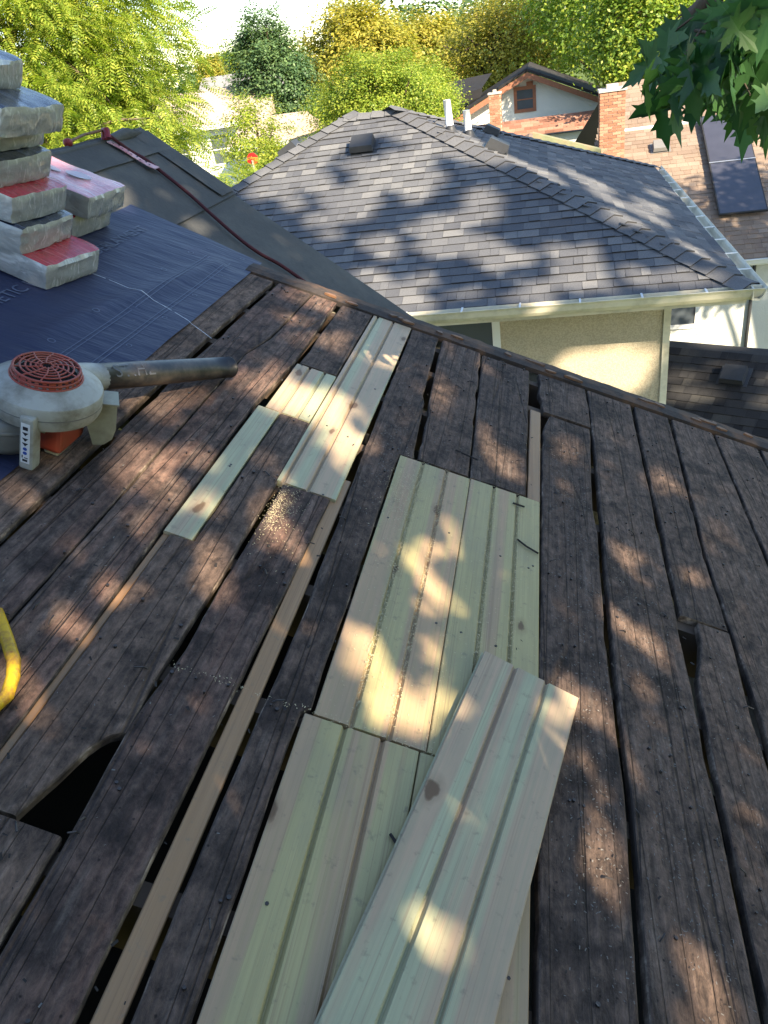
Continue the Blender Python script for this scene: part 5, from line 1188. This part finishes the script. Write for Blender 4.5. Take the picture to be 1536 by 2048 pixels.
# hanging leaves: place, turn, size (m)
LEAVES = [(0.286, 2.353, 7.332, -1.9, -0.14, 0.12, 0.141), (0.297, 2.174, 7.362, -1.67, -0.06, 0.86, 0.137), (0.211, 1.936, 7.407, -1.48, -0.3, 1.11, 0.104), (0.281, 1.91, 7.408, -1.54, -0.31, -0.09, 0.115), (0.401, 2.309, 7.359, -0.97, -0.17, -1.1, 0.14), (0.38, 2.366, 7.404, -1.32, -0.13, 0.4, 0.143), (0.442, 2.315, 7.364, -2.55, -0.34, 1.11, 0.147), (0.438, 2.103, 7.342, -1.76, 0.01, 0.08, 0.115), (0.431, 1.893, 7.349, -2.14, -0.19, 0.77, 0.121), (0.615, 2.534, 7.275, -1.24, -0.26, 0.66, 0.171), (0.251, 2.027, 7.427, -1.92, 0.91, -1.29, 0.109), (0.507, 2.577, 7.401, -0.99, -0.22, -0.23, 0.156), (0.56, 2.625, 7.411, -2.06, 0.01, -0.81, 0.16), (0.507, 2.211, 7.39, -0.65, -0.09, 0.93, 0.135), (0.334, 1.925, 7.449, -1.96, -0.26, -0.25, 0.105), (0.518, 2.5, 7.351, -1.01, 0.43, 0.18, 0.156), (0.481, 2.026, 7.372, -1.04, -0.24, 0.12, 0.133), (0.456, 1.928, 7.396, -1.36, 0.29, 0.06, 0.126), (0.339, 2.342, 7.46, -2.2, 0.08, -0.88, 0.118), (0.377, 1.914, 7.438, -2.04, 0.02, -0.53, 0.088), (0.36, 2.275, 7.492, -1.82, 0.25, -0.72, 0.147), (0.454, 2.109, 7.491, -1.74, -0.01, -0.9, 0.132), (0.278, 1.86, 7.445, -1.66, 0.39, 1.46, 0.089), (0.286, 2.296, 7.391, -2.06, 0.61, 0.22, 0.113), (0.354, 2.185, 7.365, -2.19, -0.25, -0.48, 0.139), (0.444, 2.587, 7.341, -1.98, -0.26, 0.59, 0.147), (0.523, 2.52, 7.481, -1.55, 0.28, 0.23, 0.165), (0.541, 2.503, 7.291, -1.78, -0.13, -0.65, 0.162), (0.348, 2.064, 7.476, -1.5, -0.75, 0.63, 0.101), (0.39, 2.284, 7.428, -1.32, -0.31, 0.11, 0.104), (0.405, 1.939, 7.461, -2.26, -0.33, 0.59, 0.101), (0.555, 2.485, 7.411, -1.54, 0.13, -0.97, 0.13), (0.352, 1.838, 7.422, -1.84, -0.96, 1.27, 0.086), (0.428, 1.843, 7.511, -1.66, 0.13, -0.34, 0.114), (0.517, 2.342, 7.518, -1.08, -0.16, 0.51, 0.146), (0.461, 2.59, 7.422, -1.42, 0.28, 0.93, 0.118), (0.498, 2.145, 7.478, -1.37, 0.41, 0.45, 0.133), (0.504, 2.113, 7.323, -1.61, 0.11, 0.21, 0.113), (0.406, 2.303, 7.441, -1.7, -0.72, 0.63, 0.142), (0.305, 2.095, 7.416, -1.35, -0.33, -0.41, 0.13), (0.574, 2.585, 7.515, -1.75, 0.08, -0.04, 0.17), (0.486, 2.337, 7.319, -1.87, -0.77, 0.04, 0.123), (0.528, 2.261, 7.402, -1.88, -0.19, -0.44, 0.119), (0.526, 2.432, 7.289, -1.75, -0.19, 0.06, 0.119), (0.277, 2.03, 7.38, -2.09, 0.41, 0.61, 0.114), (0.426, 2.369, 7.492, -1.11, 0.45, 0.67, 0.137), (0.421, 1.881, 7.437, -1.29, 0.33, 0.21, 0.103), (0.308, 2.237, 7.381, -0.87, -0.28, 1.3, 0.102), (0.357, 1.841, 7.401, -1.68, -0.11, 1.18, 0.089), (0.522, 2.372, 7.305, -0.89, 0.03, 0.47, 0.14), (0.567, 2.616, 7.501, -2.02, -0.56, 0.77, 0.144), (0.324, 2.127, 7.396, -1.24, 0.03, 0.77, 0.109), (0.444, 2.33, 7.344, -1.88, 0.28, 1.03, 0.148), (0.553, 2.336, 7.418, -1.11, 0.13, -0.65, 0.132), (0.541, 2.516, 7.413, -2.17, -0.05, -1.0, 0.131), (0.386, 2.152, 7.509, -1.94, 0.07, 0.21, 0.115), (0.479, 1.964, 7.331, -0.88, 0.18, -1.16, 0.117), (0.346, 1.818, 7.477, -1.58, -0.72, 0.39, 0.086), (0.394, 2.344, 7.393, -2.05, 0.17, 0.45, 0.149), (0.349, 1.954, 7.407, -1.53, -0.24, 0.62, 0.121), (0.543, 2.541, 7.366, -1.49, 0.22, 0.02, 0.157), (0.368, 2.061, 7.416, -1.43, 0.04, 0.96, 0.106), (0.355, 1.843, 7.412, -1.33, -0.15, 1.16, 0.111), (0.41, 2.388, 7.357, -1.88, -0.83, 0.42, 0.141), (0.376, 1.914, 7.523, -1.81, -0.25, -0.45, 0.109), (0.323, 1.962, 7.429, -2.21, 0.02, 0.26, 0.108), (0.449, 1.996, 7.395, -1.32, 0.17, 0.8, 0.125), (0.367, 2.083, 7.426, -1.72, -0.28, 0.22, 0.127), (0.538, 2.413, 7.444, -1.7, -0.2, 0.17, 0.154), (0.594, 2.582, 7.352, -1.09, -0.23, -0.53, 0.172), (0.615, 2.608, 7.392, -1.52, 0.0, 0.24, 0.149), (0.288, 1.866, 7.409, -2.05, -1.01, -0.58, 0.121), (0.43, 2.25, 7.407, -1.76, 0.13, 1.55, 0.137), (0.47, 2.218, 7.489, -1.3, 0.11, 0.0, 0.138), (0.406, 2.016, 7.418, -1.29, 0.11, 0.64, 0.11), (0.447, 2.15, 7.365, -1.55, -0.04, 0.33, 0.127), (0.386, 1.842, 7.516, -1.42, -0.04, -0.66, 0.09), (0.422, 2.263, 7.416, -1.68, 0.26, 0.43, 0.113), (0.403, 1.899, 7.407, -2.49, -0.21, -1.11, 0.088), (0.373, 1.998, 7.493, -2.1, 0.43, 0.2, 0.093), (0.295, 2.244, 7.467, -1.99, -0.15, -0.75, 0.119)]
for i, (x, y, z, a, b, c, s) in enumerate(LEAVES):
    o = link('leaf', MLm[i % 4], None, bo)
    o.matrix_local = Matrix.Translation(Vector((x, y, z))-off) @ Euler((a, b, c), 'XYZ').to_matrix().to_4x4() @ Matrix.Scale(s, 4)
